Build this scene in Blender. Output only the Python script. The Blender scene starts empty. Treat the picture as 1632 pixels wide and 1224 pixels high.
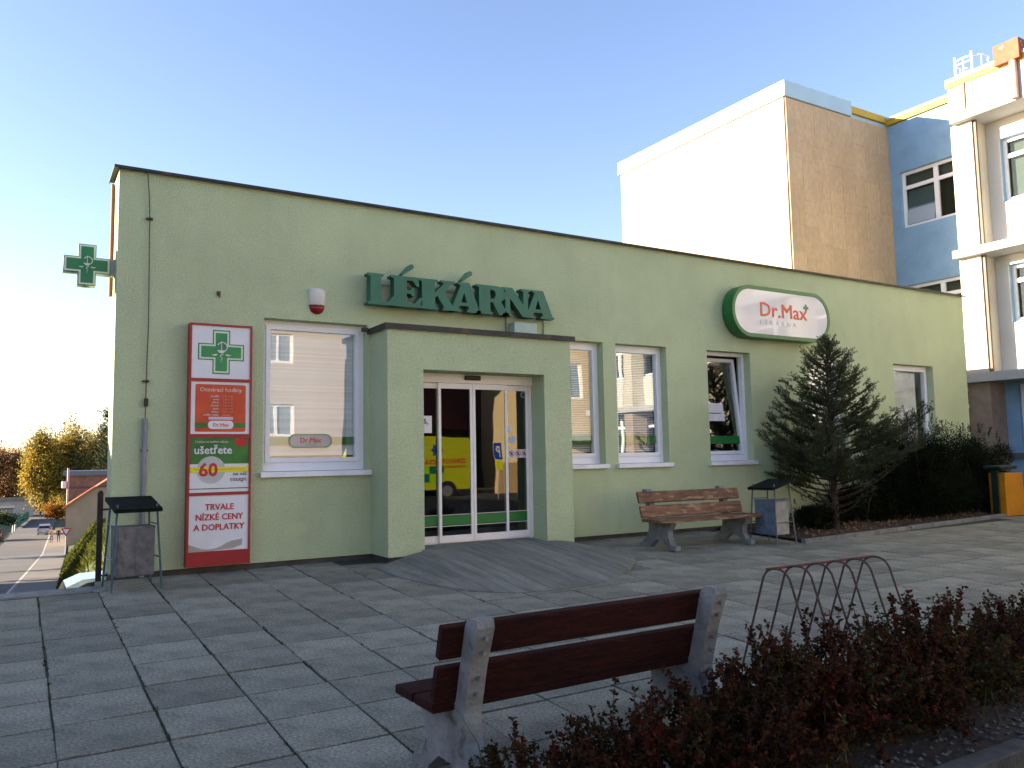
import bpy, bmesh, math, random
import numpy as np
from mathutils import Matrix, Vector

R_ = math.radians
rng = np.random.default_rng(7)
random.seed(11)
sc = bpy.context.scene
COL = sc.collection

# ------------------------------------------------------------------ camera
cam = bpy.data.cameras.new('camera')
cam.sensor_width = 36.0
cam.lens = 1300.0 / 1632.0 * 36.0
cam.clip_start = 0.05
cam.clip_end = 3000.0
camo = bpy.data.objects.new('camera', cam)
COL.objects.link(camo)
sc.camera = camo
yaw, pitch, roll = R_(31.286), R_(5.192), R_(-1.011)
fwd = Vector((math.sin(yaw) * math.cos(pitch), math.cos(yaw) * math.cos(pitch), math.sin(pitch)))
rgt = Vector((math.cos(yaw), -math.sin(yaw), 0))
upv = rgt.cross(fwd)
r2 = rgt * math.cos(roll) + upv * math.sin(roll)
u2 = upv * math.cos(roll) - rgt * math.sin(roll)
camo.matrix_world = Matrix(((r2.x, u2.x, -fwd.x, -0.853), (r2.y, u2.y, -fwd.y, -9.446), (r2.z, u2.z, -fwd.z, 1.12), (0, 0, 0, 1)))

# ------------------------------------------------------------------ sky, sun, exposure
SUN_AZ, SUN_EL = -63.4, 12.1            # azimuth from +Y clockwise
world = bpy.data.worlds.new('World')
sc.world = world
world.use_nodes = True
wn = world.node_tree
sky = wn.nodes.new('ShaderNodeTexSky')
sky.sky_type = 'NISHITA'
sky.sun_disc = False
sky.sun_elevation = R_(SUN_EL)
sky.sun_rotation = R_(SUN_AZ)
sky.altitude = 400
sky.air_density = 1.0
sky.dust_density = 0.6
sky.ozone_density = 2.0
bg = wn.nodes['Background']
bg.inputs[1].default_value = 0.067
wb = wn.nodes.new('ShaderNodeMix')          # camera white balance of the sky light
wb.data_type = 'RGBA'
wb.blend_type = 'MULTIPLY'
wb.inputs[0].default_value = 1.0
wb.inputs[7].default_value = (1.08, 0.935, 1.0, 1)
wn.links.new(sky.outputs[0], wb.inputs[6])
wn.links.new(wb.outputs[2], bg.inputs[0])
sun = bpy.data.lights.new('sun', 'SUN')
sun.energy = 4.3
sun.angle = R_(0.55)
sun.color = (1.0, 0.86, 0.66)
suno = bpy.data.objects.new('sun', sun)
COL.objects.link(suno)
sd = Vector((math.sin(R_(SUN_AZ)) * math.cos(R_(SUN_EL)), math.cos(R_(SUN_AZ)) * math.cos(R_(SUN_EL)), math.sin(R_(SUN_EL))))
suno.rotation_euler = sd.to_track_quat('Z', 'Y').to_euler()
suno.location = (-20, 20, 30)
sc.view_settings.view_transform = 'Standard'
sc.view_settings.look = 'None'
sc.view_settings.gamma = 1
sc.view_settings.use_curve_mapping = False
sc.view_settings.exposure = 2.71
sc.render.engine = 'CYCLES'
sc.cycles.max_bounces = 8
sc.cycles.transparent_max_bounces = 16

# ------------------------------------------------------------------ materials
MATS = {}
def mat(name, col, rough=0.75, var=0.12, scale=4.0, col2=None, bump=0.0, bscale=80.0, orand=0.0, irand=0.0, metal=0.0, spec=0.4,
        trans=0.0, fine=0.0, fscale=220.0, spots=None, stretch=None, coat=0.0, emit=None, streak=0.0):
    if name in MATS:
        return MATS[name]
    m = bpy.data.materials.new(name)
    m.use_nodes = True
    nt = m.node_tree
    N, L = nt.nodes, nt.links
    b = N['Principled BSDF']
    b.inputs['Roughness'].default_value = rough
    b.inputs['Metallic'].default_value = metal
    b.inputs['Specular IOR Level'].default_value = spec
    b.inputs['Coat Weight'].default_value = coat
    tc = N.new('ShaderNodeTexCoord')
    src = tc.outputs['Object']
    if stretch:
        mp = N.new('ShaderNodeMapping')
        mp.inputs['Scale'].default_value = stretch
        L.new(src, mp.inputs['Vector'])
        src = mp.outputs['Vector']
    c2 = col2 if col2 else tuple(max(0, c * (1 - 1.6 * var)) for c in col)
    n1 = N.new('ShaderNodeTexNoise')
    n1.inputs['Scale'].default_value = scale
    n1.inputs['Detail'].default_value = 6
    n1.inputs['Roughness'].default_value = 0.62
    L.new(src, n1.inputs['Vector'])
    mr = N.new('ShaderNodeMapRange')
    mr.inputs[1].default_value = 0.35
    mr.inputs[2].default_value = 0.68
    L.new(n1.outputs['Fac'], mr.inputs[0])
    mix = N.new('ShaderNodeMix')
    mix.data_type = 'RGBA'
    mix.inputs[6].default_value = (*col, 1)
    mix.inputs[7].default_value = (*c2, 1)
    L.new(mr.outputs[0], mix.inputs[0])
    out = mix.outputs[2]
    if fine:
        n2 = N.new('ShaderNodeTexNoise')
        n2.inputs['Scale'].default_value = fscale
        n2.inputs['Detail'].default_value = 3
        L.new(src, n2.inputs['Vector'])
        m2 = N.new('ShaderNodeMapRange')
        m2.inputs[1].default_value = 0.3
        m2.inputs[2].default_value = 0.7
        m2.inputs[3].default_value = 1 - fine
        m2.inputs[4].default_value = 1 + fine
        L.new(n2.outputs['Fac'], m2.inputs[0])
        hs = N.new('ShaderNodeHueSaturation')
        L.new(m2.outputs[0], hs.inputs['Value'])
        L.new(out, hs.inputs['Color'])
        out = hs.outputs[0]
    if streak:
        mp2 = N.new('ShaderNodeMapping')
        mp2.inputs['Scale'].default_value = (2.6, 2.6, 0.5)
        L.new(tc.outputs['Object'], mp2.inputs['Vector'])
        n6 = N.new('ShaderNodeTexNoise')
        n6.inputs['Scale'].default_value = 1.6
        n6.inputs['Detail'].default_value = 5
        L.new(mp2.outputs[0], n6.inputs['Vector'])
        m6 = N.new('ShaderNodeMapRange')
        m6.inputs[1].default_value = 0.50
        m6.inputs[2].default_value = 0.78
        m6.inputs[3].default_value = 1.0
        m6.inputs[4].default_value = 1 - streak * 2
        L.new(n6.outputs['Fac'], m6.inputs[0])
        h6 = N.new('ShaderNodeHueSaturation')
        L.new(m6.outputs[0], h6.inputs['Value'])
        L.new(out, h6.inputs['Color'])
        out = h6.outputs[0]
    if spots:
        n3 = N.new('ShaderNodeTexNoise')
        n3.inputs['Scale'].default_value = spots[1]
        n3.inputs['Detail'].default_value = 5
        L.new(src, n3.inputs['Vector'])
        m3 = N.new('ShaderNodeMapRange')
        m3.inputs[1].default_value = spots[2]
        m3.inputs[2].default_value = spots[2] + 0.08
        L.new(n3.outputs['Fac'], m3.inputs[0])
        mx = N.new('ShaderNodeMix')
        mx.data_type = 'RGBA'
        L.new(m3.outputs[0], mx.inputs[0])
        L.new(out, mx.inputs[6])
        mx.inputs[7].default_value = (*spots[0], 1)
        out = mx.outputs[2]
    if orand or irand:
        if orand:
            oi = N.new('ShaderNodeObjectInfo')
            rs = oi.outputs['Random']
            amt = orand
        else:
            gi = N.new('ShaderNodeNewGeometry')
            rs = gi.outputs['Random Per Island']
            amt = irand
        m4 = N.new('ShaderNodeMapRange')
        m4.inputs[3].default_value = 1 - amt
        m4.inputs[4].default_value = 1 + amt
        L.new(rs, m4.inputs[0])
        h4 = N.new('ShaderNodeHueSaturation')
        L.new(m4.outputs[0], h4.inputs['Value'])
        L.new(out, h4.inputs['Color'])
        out = h4.outputs[0]
    L.new(out, b.inputs['Base Color'])
    if bump:
        n5 = N.new('ShaderNodeTexNoise')
        n5.inputs['Scale'].default_value = bscale
        n5.inputs['Detail'].default_value = 4
        L.new(src, n5.inputs['Vector'])
        bp = N.new('ShaderNodeBump')
        bp.inputs['Strength'].default_value = bump
        bp.inputs['Distance'].default_value = 0.02
        L.new(n5.outputs['Fac'], bp.inputs['Height'])
        L.new(bp.outputs[0], b.inputs['Normal'])
    if trans:
        tr = N.new('ShaderNodeBsdfTranslucent')
        L.new(out, tr.inputs['Color'])
        ms = N.new('ShaderNodeMixShader')
        ms.inputs[0].default_value = trans
        L.new(b.outputs[0], ms.inputs[1])
        L.new(tr.outputs[0], ms.inputs[2])
        L.new(ms.outputs[0], N['Material Output'].inputs[0])
    MATS[name] = m
    return m

def glass_mat(name, tint, ior):
    m = bpy.data.materials.new(name)
    m.use_nodes = True
    nt = m.node_tree
    N, L = nt.nodes, nt.links
    N.remove(N['Principled BSDF'])
    tr = N.new('ShaderNodeBsdfTransparent')
    tr.inputs[0].default_value = (*tint, 1)
    gl = N.new('ShaderNodeBsdfGlossy')
    gl.inputs['Roughness'].default_value = 0.0
    gl.inputs['Color'].default_value = (1, 1, 1, 1)
    fr = N.new('ShaderNodeFresnel')
    fr.inputs[0].default_value = ior
    tc = N.new('ShaderNodeTexCoord')
    nz = N.new('ShaderNodeTexNoise')
    nz.inputs['Scale'].default_value = 1.4
    nz.inputs['Detail'].default_value = 1
    L.new(tc.outputs['Object'], nz.inputs['Vector'])
    bp = N.new('ShaderNodeBump')
    bp.inputs['Strength'].default_value = 0.03
    bp.inputs['Distance'].default_value = 0.05
    L.new(nz.outputs['Fac'], bp.inputs['Height'])
    L.new(bp.outputs[0], gl.inputs['Normal'])
    ms = N.new('ShaderNodeMixShader')
    ge = N.new('ShaderNodeNewGeometry')       # one reflection per sheet of glass
    fm = N.new('ShaderNodeMath')
    fm.operation = 'SUBTRACT'
    fm.inputs[0].default_value = 1.0
    L.new(ge.outputs['Backfacing'], fm.inputs[1])
    fx = N.new('ShaderNodeMath')
    fx.operation = 'MULTIPLY'
    L.new(fm.outputs[0], fx.inputs[0])
    L.new(fr.outputs[0], fx.inputs[1])
    L.new(fx.outputs[0], ms.inputs[0])
    L.new(tr.outputs[0], ms.inputs[1])
    L.new(gl.outputs[0], ms.inputs[2])
    L.new(ms.outputs[0], N['Material Output'].inputs[0])
    return m

GLASS = glass_mat('window_glass', (0.95, 0.97, 0.96), 2.4)
DOORGLASS = glass_mat('door_glass', (0.62, 0.68, 0.66), 1.85)
STUCCO = mat('green_stucco', (0.56, 0.64, 0.385), 0.9, 0.10, 0.8, bump=0.9, bscale=95, fine=0.10, fscale=55, streak=0.03, spots=((0.50, 0.575, 0.335), 1.7, 0.585))
STUCCO_P = mat('plinth_concrete', (0.10, 0.09, 0.08), 0.95, 0.3, 3)
TRIM = mat('dark_metal_trim', (0.045, 0.042, 0.036), 0.6, 0.35, 6, spots=((0.085, 0.058, 0.04), 5.0, 0.62))
PVC = mat('white_pvc', (0.84, 0.84, 0.86), 0.4, 0.05, 3)
CREAM = mat('cream_pvc', (0.84, 0.79, 0.74), 0.4, 0.05, 3)
SILLM = mat('white_sill', (0.86, 0.85, 0.88), 0.45, 0.08, 5)
DARKIN = mat('dark_interior', (0.06, 0.06, 0.06), 0.9)
BLIND = mat('blind_slats', (0.80, 0.81, 0.82), 0.6, 0.05, 2, irand=0.12)
BLACKP = mat('black_plastic', (0.012, 0.012, 0.013), 0.45)
GREENB = mat('green_band', (0.015, 0.16, 0.03), 0.4, 0.05)
WHITEP = mat('white_panel', (0.72, 0.72, 0.74), 0.35, 0.05, 6)
PALEGREEN = mat('pale_green_box', (0.42, 0.56, 0.46), 0.5)
LETTER = mat('letter_green', (0.030, 0.155, 0.085), 0.42, 0.12, 3)
LETTERS = mat('letter_side', (0.028, 0.135, 0.078), 0.5, 0.15, 3)
REDM = mat('red_metal', (0.36, 0.018, 0.022), 0.4, 0.15, 4)
REDTXT = mat('red_print', (0.52, 0.02, 0.02), 0.5, 0.04)
ORANGE = mat('orange_red_print', (0.62, 0.085, 0.018), 0.45, 0.18, 5, col2=(0.5, 0.04, 0.012))
ORTXT = mat('orange_print', (0.72, 0.10, 0.035), 0.45, 0.04)
GREENP = mat('poster_green', (0.045, 0.20, 0.03), 0.45, 0.3, 6)
CROSSG = mat('cross_green', (0.035, 0.30, 0.06), 0.4, 0.25, 5, col2=(0.02, 0.17, 0.09))
CROSSG2 = mat('cross_sign_green', (0.008, 0.20, 0.07), 0.35, 0.15, 3)
CROSSW = mat('cross_border', (0.62, 0.72, 0.55), 0.4, 0.05)
YELP = mat('yellow_tape', (0.72, 0.70, 0.02), 0.45, 0.05)
CREAMTXT = mat('cream_print', (0.72, 0.66, 0.60), 0.5, 0.03)
GREYTXT = mat('grey_print', (0.30, 0.36, 0.33), 0.5, 0.03)
DKTXT = mat('dark_print', (0.04, 0.05, 0.06), 0.5, 0.03)
SKINW = mat('warm_grey_swoosh', (0.42, 0.37, 0.33), 0.5, 0.1)
STEEL = mat('galvanised_steel', (0.17, 0.165, 0.17), 0.6, 0.35, 9, metal=0.3, spots=((0.10, 0.09, 0.085), 14, 0.58))
BINGREEN = mat('green_lid_paint', (0.009, 0.013, 0.011), 0.8, 0.3, 6, spec=.1)
BINTEAL = mat('teal_leg_paint', (0.05, 0.12, 0.14), 0.5, 0.3, 8)
BINBLUE = mat('grey_blue_paint', (0.13, 0.17, 0.22), 0.6, 0.3, 7, spots=((0.08, 0.075, 0.07), 10, 0.62))
BINPALE = mat('pale_bin_paint', (0.32, 0.31, 0.27), 0.65, 0.25, 6, spots=((0.16, 0.13, 0.10), 11, 0.62))
CONC = mat('grey_concrete', (0.23, 0.23, 0.22), 0.9, 0.3, 7, bump=0.4, bscale=60, spots=((0.09, 0.085, 0.08), 9, 0.60))
CONCD = mat('dark_concrete', (0.15, 0.145, 0.135), 0.9, 0.35, 6, bump=0.4, bscale=60)
WOODL = mat('weathered_wood', (0.25, 0.125, 0.062), 0.75, 0.35, 4, col2=(0.085, 0.042, 0.028), bump=0.5, bscale=30, stretch=(1, 5, 6), spots=((0.36, 0.22, 0.12), 5, 0.55), fine=.25, fscale=40, orand=.18)
WOODD = mat('dark_red_wood', (0.040, 0.0085, 0.006), 0.8, 0.3, 4, col2=(0.015, 0.005, 0.005), bump=0.6, bscale=40, stretch=(1, 9, 12), fine=.35, fscale=30, orand=.15, spots=((.055, .022, .014), 9, .62), spec=.12)
BOLT = mat('bolt_steel', (0.25, 0.25, 0.25), 0.5, 0.2, metal=0.6)
RUST = mat('rust_iron', (0.085, 0.052, 0.035), 0.8, 0.4, 25, col2=(0.03, 0.022, 0.018))
RUSTR = mat('red_rust_iron', (0.20, 0.035, 0.022), 0.8, 0.4, 25, col2=(0.06, 0.025, 0.018))
SLAB = mat('slab_concrete', (0.262, 0.254, 0.192), 0.92, 0.25, 2.6, bump=0.5, bscale=110, orand=0.22, fine=0.42, fscale=60, spots=((0.135, 0.132, 0.105), 5.0, 0.61))
SLABS = mat('slab_concrete_far', (0.262, 0.254, 0.192), 0.92, 0.25, 2.6, bump=0.5, bscale=110, irand=0.22, fine=0.42, fscale=60, spots=((0.135, 0.132, 0.105), 5.0, 0.61))
JOINT = mat('joint_soil', (0.040, 0.038, 0.030), 1.0, 0.4, 5, col2=(0.035, 0.045, 0.022))
SOIL = mat('dark_soil', (0.045, 0.032, 0.022), 1.0, 0.4, 8, bump=0.8, bscale=40)
ASPH = mat('asphalt', (0.06, 0.06, 0.062), 0.9, 0.2, 2, bump=0.3, bscale=120)
ROADM = mat('old_road_asphalt', (0.095, 0.086, 0.08), 0.9, 0.15, 0.25, bump=0.2, bscale=30)
PAVEM = mat('pale_pavement', (0.155, 0.135, 0.115), 0.9, 0.15, 0.4)
GRASSM = mat('grass_ground', (0.030, 0.042, 0.008), 0.95, 0.45, 0.8, col2=(0.055, 0.055, 0.014), bump=0.6, bscale=3, fine=0.3, fscale=6)
RAMPM = mat('ramp_concrete', (0.225, 0.222, 0.18), 0.9, 0.25, 3, bump=0.35, bscale=100, orand=0.12, fine=0.2, fscale=50, stretch=(3, .6, 1))

# ------------------------------------------------------------------ builders
def rotz(a):
    return Matrix.Rotation(a, 4, 'Z')

class MB:
    def __init__(s):
        s.v, s.f, s.mi = [], [], []
    def add(s, vs, fs, M=None, mi=0):
        o = len(s.v)
        if M is not None:
            vs = [tuple(M @ Vector(p)) for p in vs]
        s.v += [tuple(p) for p in vs]
        s.f += [tuple(i + o for i in f) for f in fs]
        s.mi += [mi] * len(fs)
        return s
    def box(s, x0, x1, y0, y1, z0, z1, M=None, bev=0.0, mi=0):
        if bev <= 0:
            vs = [(x0, y0, z0), (x1, y0, z0), (x1, y1, z0), (x0, y1, z0), (x0, y0, z1), (x1, y0, z1), (x1, y1, z1), (x0, y1, z1)]
            fs = [(0, 3, 2, 1), (4, 5, 6, 7), (0, 1, 5, 4), (1, 2, 6, 5), (2, 3, 7, 6), (3, 0, 4, 7)]
            return s.add(vs, fs, M, mi)
        bm = bmesh.new()
        bmesh.ops.create_cube(bm, size=1)
        for v in bm.verts:
            v.co = ((x0 + x1) / 2 + v.co.x * (x1 - x0), (y0 + y1) / 2 + v.co.y * (y1 - y0), (z0 + z1) / 2 + v.co.z * (z1 - z0))
        bmesh.ops.bevel(bm, geom=bm.edges[:], offset=bev, segments=1, affect='EDGES')
        bm.verts.index_update()
        vs = [tuple(v.co) for v in bm.verts]
        fs = [tuple(v.index for v in f.verts) for f in bm.faces]
        bm.free()
        return s.add(vs, fs, M, mi)
    def prism(s, pts, a, b, axis='y', M=None, mi=0):
        """polygon pts (2D) extruded from a to b along axis; for y: (x,z); for x: (y,z); for z: (x,y)"""
        n = len(pts)
        def P(p, t):
            return {'y': (p[0], t, p[1]), 'x': (t, p[0], p[1]), 'z': (p[0], p[1], t)}[axis]
        vs = [P(p, a) for p in pts] + [P(p, b) for p in pts]
        fs = [tuple(range(n)), tuple(range(2 * n - 1, n - 1, -1))]
        for i in range(n):
            j = (i + 1) % n
            fs.append((j, i, i + n, j + n))
        return s.add(vs, fs, M, mi)
    def tube(s, pts, r, n=8, cap=True, M=None, mi=0):
        pts = [Vector(p) for p in pts]
        rs = r if isinstance(r, (list, tuple)) else [r] * len(pts)
        vs, fs = [], []
        ref = None
        for i, p in enumerate(pts):
            d = (pts[min(i + 1, len(pts) - 1)] - pts[max(i - 1, 0)]).normalized()
            if ref is None:
                ref = Vector((0, 0, 1)) if abs(d.z) < 0.9 else Vector((1, 0, 0))
            u = d.cross(ref)
            if u.length < 1e-4:
                u = d.cross(Vector((0.3, 1, 0.2)))
            u.normalize()
            w = u.cross(d).normalized()
            ref = w
            for k in range(n):
                a = 2 * math.pi * k / n
                vs.append(tuple(p + (u * math.cos(a) + w * math.sin(a)) * rs[i]))
        for i in range(len(pts) - 1):
            for k in range(n):
                k2 = (k + 1) % n
                fs.append((i * n + k, i * n + k2, (i + 1) * n + k2, (i + 1) * n + k))
        if cap:
            fs.append(tuple(range(n - 1, -1, -1)))
            fs.append(tuple(range((len(pts) - 1) * n, len(pts) * n)))
        return s.add(vs, fs, M, mi)
    def quad(s, a, b, c, d, mi=0):
        return s.add([a, b, c, d], [(0, 1, 2, 3)], None, mi)
    def build(s, name, m, parent=None, smooth=False):
        me = bpy.data.meshes.new(name)
        off = Vector((0, 0, 0))
        me.from_pydata(s.v, [], s.f)
        ms = m if isinstance(m, (list, tuple)) else [m]
        for x in ms:
            me.materials.append(x)
        if len(ms) > 1:
            me.polygons.foreach_set('material_index', s.mi)
        if smooth:
            me.polygons.foreach_set('use_smooth', [True] * len(me.polygons))
        me.update()
        return link(name, me, parent)

def link(name, me, parent=None):
    o = bpy.data.objects.new(name, me)
    COL.objects.link(o)
    if parent is not None:
        o.parent = parent
    return o

def fast_mesh(name, V, F, mats, mi=None):
    """V (n,3), F (m,k) numpy"""
    me = bpy.data.meshes.new(name)
    k = F.shape[1]
    me.vertices.add(len(V))
    me.vertices.foreach_set('co', V.astype(np.float32).ravel())
    me.loops.add(F.size)
    me.loops.foreach_set('vertex_index', F.astype(np.int32).ravel())
    me.polygons.add(len(F))
    me.polygons.foreach_set('loop_start', np.arange(0, F.size, k, dtype=np.int32))
    me.polygons.foreach_set('loop_total', np.full(len(F), k, dtype=np.int32))
    for m in mats:
        me.materials.append(m)
    if mi is not None:
        me.polygons.foreach_set('material_index', mi.astype(np.int32))
    me.update(calc_edges=True)
    return me

def tag(o, label=None, cat=None, group=None, kind=None):
    if label: o['label'] = label
    if cat: o['category'] = cat
    if group: o['group'] = group
    if kind: o['kind'] = kind
    return o

def thing(name, label, cat, loc=(0, 0, 0), rz=0.0, group=None):
    o = bpy.data.objects.new(name, None)
    o.empty_display_size = 0.2
    COL.objects.link(o)
    o.location = loc
    o.rotation_euler = (0, 0, rz)
    return tag(o, label, cat, group)

def copy_tree(o, parent=None):
    c = o.copy()
    COL.objects.link(c)
    if parent is not None:
        c.parent = parent
    for ch in list(o.children):
        copy_tree(ch, c)
    return c

def eval_mesh(ob):
    COL.objects.link(ob)
    bpy.context.view_layer.update()
    me = bpy.data.meshes.new_from_object(ob.evaluated_get(bpy.context.evaluated_depsgraph_get()))
    bpy.data.objects.remove(ob)
    return me

# maps flat shapes (x right, y up, z towards viewer) onto a frame: origin, right, up, normal
def onto(me, org, right=(1, 0, 0), up=(0, 0, 1)):
    rt, uv = Vector(right), Vector(up)
    nv = rt.cross(uv)
    M = Matrix(((rt.x, uv.x, nv.x, org[0]), (rt.y, uv.y, nv.y, org[1]), (rt.z, uv.z, nv.z, org[2]), (0, 0, 0, 1)))
    me.transform(M)
    return me

def shape(name, loops, depth, m, parent, org, right=(1, 0, 0), up=(0, 0, 1), bevel=0.0):
    """flat outlines with holes, given real thickness (front at +depth)"""
    cu = bpy.data.curves.new(name, 'CURVE')
    cu.dimensions = '2D'
    cu.fill_mode = 'BOTH'
    cu.extrude = depth / 2
    for lp in loops:
        sp = cu.splines.new('POLY')
        sp.points.add(len(lp) - 1)
        for i, p in enumerate(lp):
            sp.points[i].co = (p[0], p[1], 0, 1)
        sp.use_cyclic_u = True
    me = eval_mesh(bpy.data.objects.new(name, cu))
    bpy.data.curves.remove(cu)
    me.transform(Matrix.Translation((0, 0, depth / 2)))
    onto(me, org, right, up)
    me.name = name
    me.materials.clear()
    me.materials.append(m)
    return link(name, me, parent)

def text(body, size, m, parent, org, right=(1, 0, 0), up=(0, 0, 1), align='LEFT', bold=0.0, name='lettering', depth=0.0015, spacing=1.0, sx=1.0, line=1.0):
    cu = bpy.data.curves.new(name, 'FONT')
    cu.body = body
    cu.size = size
    cu.align_x = align
    cu.extrude = depth
    cu.space_character = spacing
    cu.space_line = line
    cu.resolution_u = 2
    me = eval_mesh(bpy.data.objects.new(name, cu))
    bpy.data.curves.remove(cu)
    if sx != 1.0:
        me.transform(Matrix.Diagonal((sx, 1, 1, 1)))
    me.transform(Matrix.Translation((0, 0, depth)))
    if bold:
        bm = bmesh.new()
        k = 5 if bold > .009 else 3
        for i in range(k):
            t = me.copy()
            w = bold * size * 2.0
            t.transform(Matrix.Translation((w * (i / (k - 1) - .5), w * .35 * (1 if i % 2 else -1), .00015 * i)))
            bm.from_mesh(t)
            bpy.data.meshes.remove(t)
        bm.to_mesh(me)
        bm.free()
    onto(me, org, right, up)
    me.name = name
    me.materials.clear()
    me.materials.append(m)
    return link(name, me, parent)

def circ(cx, cy, r, n=28, a0=0, a1=2 * math.pi, full=True):
    k = n if full else n + 1
    return [(cx + r * math.cos(a0 + (a1 - a0) * i / n), cy + r * math.sin(a0 + (a1 - a0) * i / n)) for i in range(k)]

def rrect(x0, x1, y0, y1, r, n=6):
    pts = []
    for cx, cy, a in ((x1 - r, y1 - r, 0), (x0 + r, y1 - r, 90), (x0 + r, y0 + r, 180), (x1 - r, y0 + r, 270)):
        for i in range(n + 1):
            t = R_(a + 90 * i / n)
            pts.append((cx + r * math.cos(t), cy + r * math.sin(t)))
    return pts

def crosspts(w, h=None):
    """greek cross outline, arm half-length w, half-thickness h"""
    h = h or w * 0.36
    return [(-h, -w), (h, -w), (h, -h), (w, -h), (w, h), (h, h), (h, w), (-h, w), (-h, h), (-w, h), (-w, -h), (-h, -h)]

# ------------------------------------------------------------------ ground levels
G0, GS = -0.055, 0.045
def gz(x, y):
    return G0 + GS * max(min(y, 0.0), -7.0)
SY = np.array([0, 30, 50, 91, 104, 130, 208, 300, 420, 700.0])
SZ = np.array([-2.2, -4.3, -5.6, -8.1, -8.2, -8.7, -10.6, -12.0, -10.0, 2.0])
def zr(y):
    return float(np.interp(y, SY, SZ))
def x_right(y): return 1.1 + 0.055 * (y - 38)
def x_line(y): return -0.99 + 0.0512 * (y - 35.4)
def x_left(y): return -2.15 + 0.038 * (y - 105) - (2.2 if y < 60 else 0)
def terrain(x, y):
    if y < -0.35:
        if x > -6.5:
            return gz(x, y) - 0.16
        return -2.3
    z = zr(y) - 0.10
    if 17 < y < 92:
        ramp = min(1, (y - 17) / 6) * min(1, max(0, (92 - y) / 22))
        d = x - x_right(y) - 0.15
        if d > 0:
            z += ramp * min(3.1, 1.45 * d)
    elif y >= 92 and x > x_right(y):
        z += min(0.5, 0.25 * (x - x_right(y)))
    if y > 100 and x < x_left(y) - 0.3:
        z += min(1.0, 0.25 * (x_left(y) - 0.3 - x))
    if y > 230:
        z += 0.012 * (y - 230) + 1.2 * math.sin(x * 0.03) * min(1, (y - 230) / 80)
    return z

xs = np.unique(np.concatenate([np.linspace(-400, -30, 12), np.linspace(-30, -7, 8), [-6.51, -6.49], np.arange(-6, 12.01, 0.45), np.linspace(13, 40, 12), np.linspace(60, 400, 10)]))
ys = np.unique(np.concatenate([np.linspace(-300, -30, 8), np.linspace(-25, -1, 9), [-0.36, -0.34], np.arange(0, 100, 1.6), np.arange(100, 260, 5), np.linspace(270, 900, 14)]))
V = np.array([(x, y, terrain(x, y)) for y in ys for x in xs])
nx = len(xs)
F = np.array([(j * nx + i, j * nx + i + 1, (j + 1) * nx + i + 1, (j + 1) * nx + i) for j in range(len(ys) - 1) for i in range(nx - 1)])
tag(link('ground', fast_mesh('ground', V, F, [GRASSM])), kind='structure')

def strip(name, fa, fb, y0, y1, dz, m, step=2.0):
    b = MB()
    yy = np.arange(y0, y1 + 0.01, step)
    for i in range(len(yy) - 1):
        a, c = yy[i], yy[i + 1]
        b.quad((fa(a), a, zr(a) + dz), (fb(a), a, zr(a) + dz), (fb(c), c, zr(c) + dz), (fa(c), c, zr(c) + dz))
    return tag(b.build(name, m), kind='structure')
strip('road', x_left, lambda y: x_line(y) - 0.06, 16, 400, 0.0, ROADM)
strip('road_edge_line', lambda y: x_line(y) - 0.06, lambda y: x_line(y) + 0.08, 16, 140, 0.004, mat('pale_line', (0.42, 0.38, 0.33), 0.9))
strip('pavement', lambda y: x_line(y) + 0.08, x_right, 16, 140, 0.0, PAVEM)
b = MB()
for (x0, x1) in ((-8, 16),):
    b.quad((x0, 0.3, zr(6) + 0.30), (x1, 0.3, zr(6) + 0.30), (x1, 16, zr(15) + 0.14), (x0, 16, zr(15) + 0.14))
tag(b.build('car_park', ROADM), kind='structure')

# ------------------------------------------------------------------ plaza
plaza = MB()
yy = [-40, -20, -10, -7.04, -5, -3, -1, -0.38]
for i in range(len(yy) - 1):
    a, c = yy[i], yy[i + 1]
    dz = -0.007 if a > -7.1 else -0.13
    x0 = -6.4
    plaza.quad((x0, a, gz(0, a) + dz), (19.5, a, gz(0, a) + dz), (19.5, c, gz(0, c) + dz), (x0, c, gz(0, c) + dz))
plaza.quad((-0.05, -0.38, gz(0, -.38) - 0.007), (19.5, -0.38, gz(0, -.38) - 0.007), (19.5, 0.1, gz(0, 0) - 0.007), (-0.05, 0.1, gz(0, 0) - 0.007))
plazao = tag(plaza.build('plaza', JOINT), kind='structure')

def slab_mesh(nm, w, d, h=0.05, ch=0.003):
    b = MB()
    x, y = w / 2, d / 2
    vs = [(-x, -y, -h), (x, -y, -h), (x, y, -h), (-x, y, -h), (-x, -y, -ch), (x, -y, -ch), (x, y, -ch), (-x, y, -ch),
          (-x + ch, -y + ch, 0), (x - ch, -y + ch, 0), (x - ch, y - ch, 0), (-x + ch, y - ch, 0)]
    fs = [(8, 9, 10, 11)]
    for i in range(4):
        j = (i + 1) % 4
        fs += [(i, j, j + 4, i + 4), (i + 4, j + 4, j + 8, i + 8)]
    return vs, fs
slabs = []
PX0 = -0.64
cx0, cy0 = -0.853, -9.446
ramp_poly = [(2.60, -0.62), (2.60, -1.15), (2.70, -1.75), (2.90, -2.30), (3.25, -2.62), (3.8, -2.72), (4.4, -2.60), (5.0, -2.25), (5.5, -1.75), (5.85, -1.2), (5.96, -0.62)]
def in_ramp(x, y):
    n, c = len(ramp_poly), False
    for i in range(n):
        (xa, ya), (xb, yb) = ramp_poly[i], ramp_poly[i - 1]
        if (ya > y) != (yb > y) and x < (xb - xa) * (y - ya) / (yb - ya) + xa:
            c = not c
    return c
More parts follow.
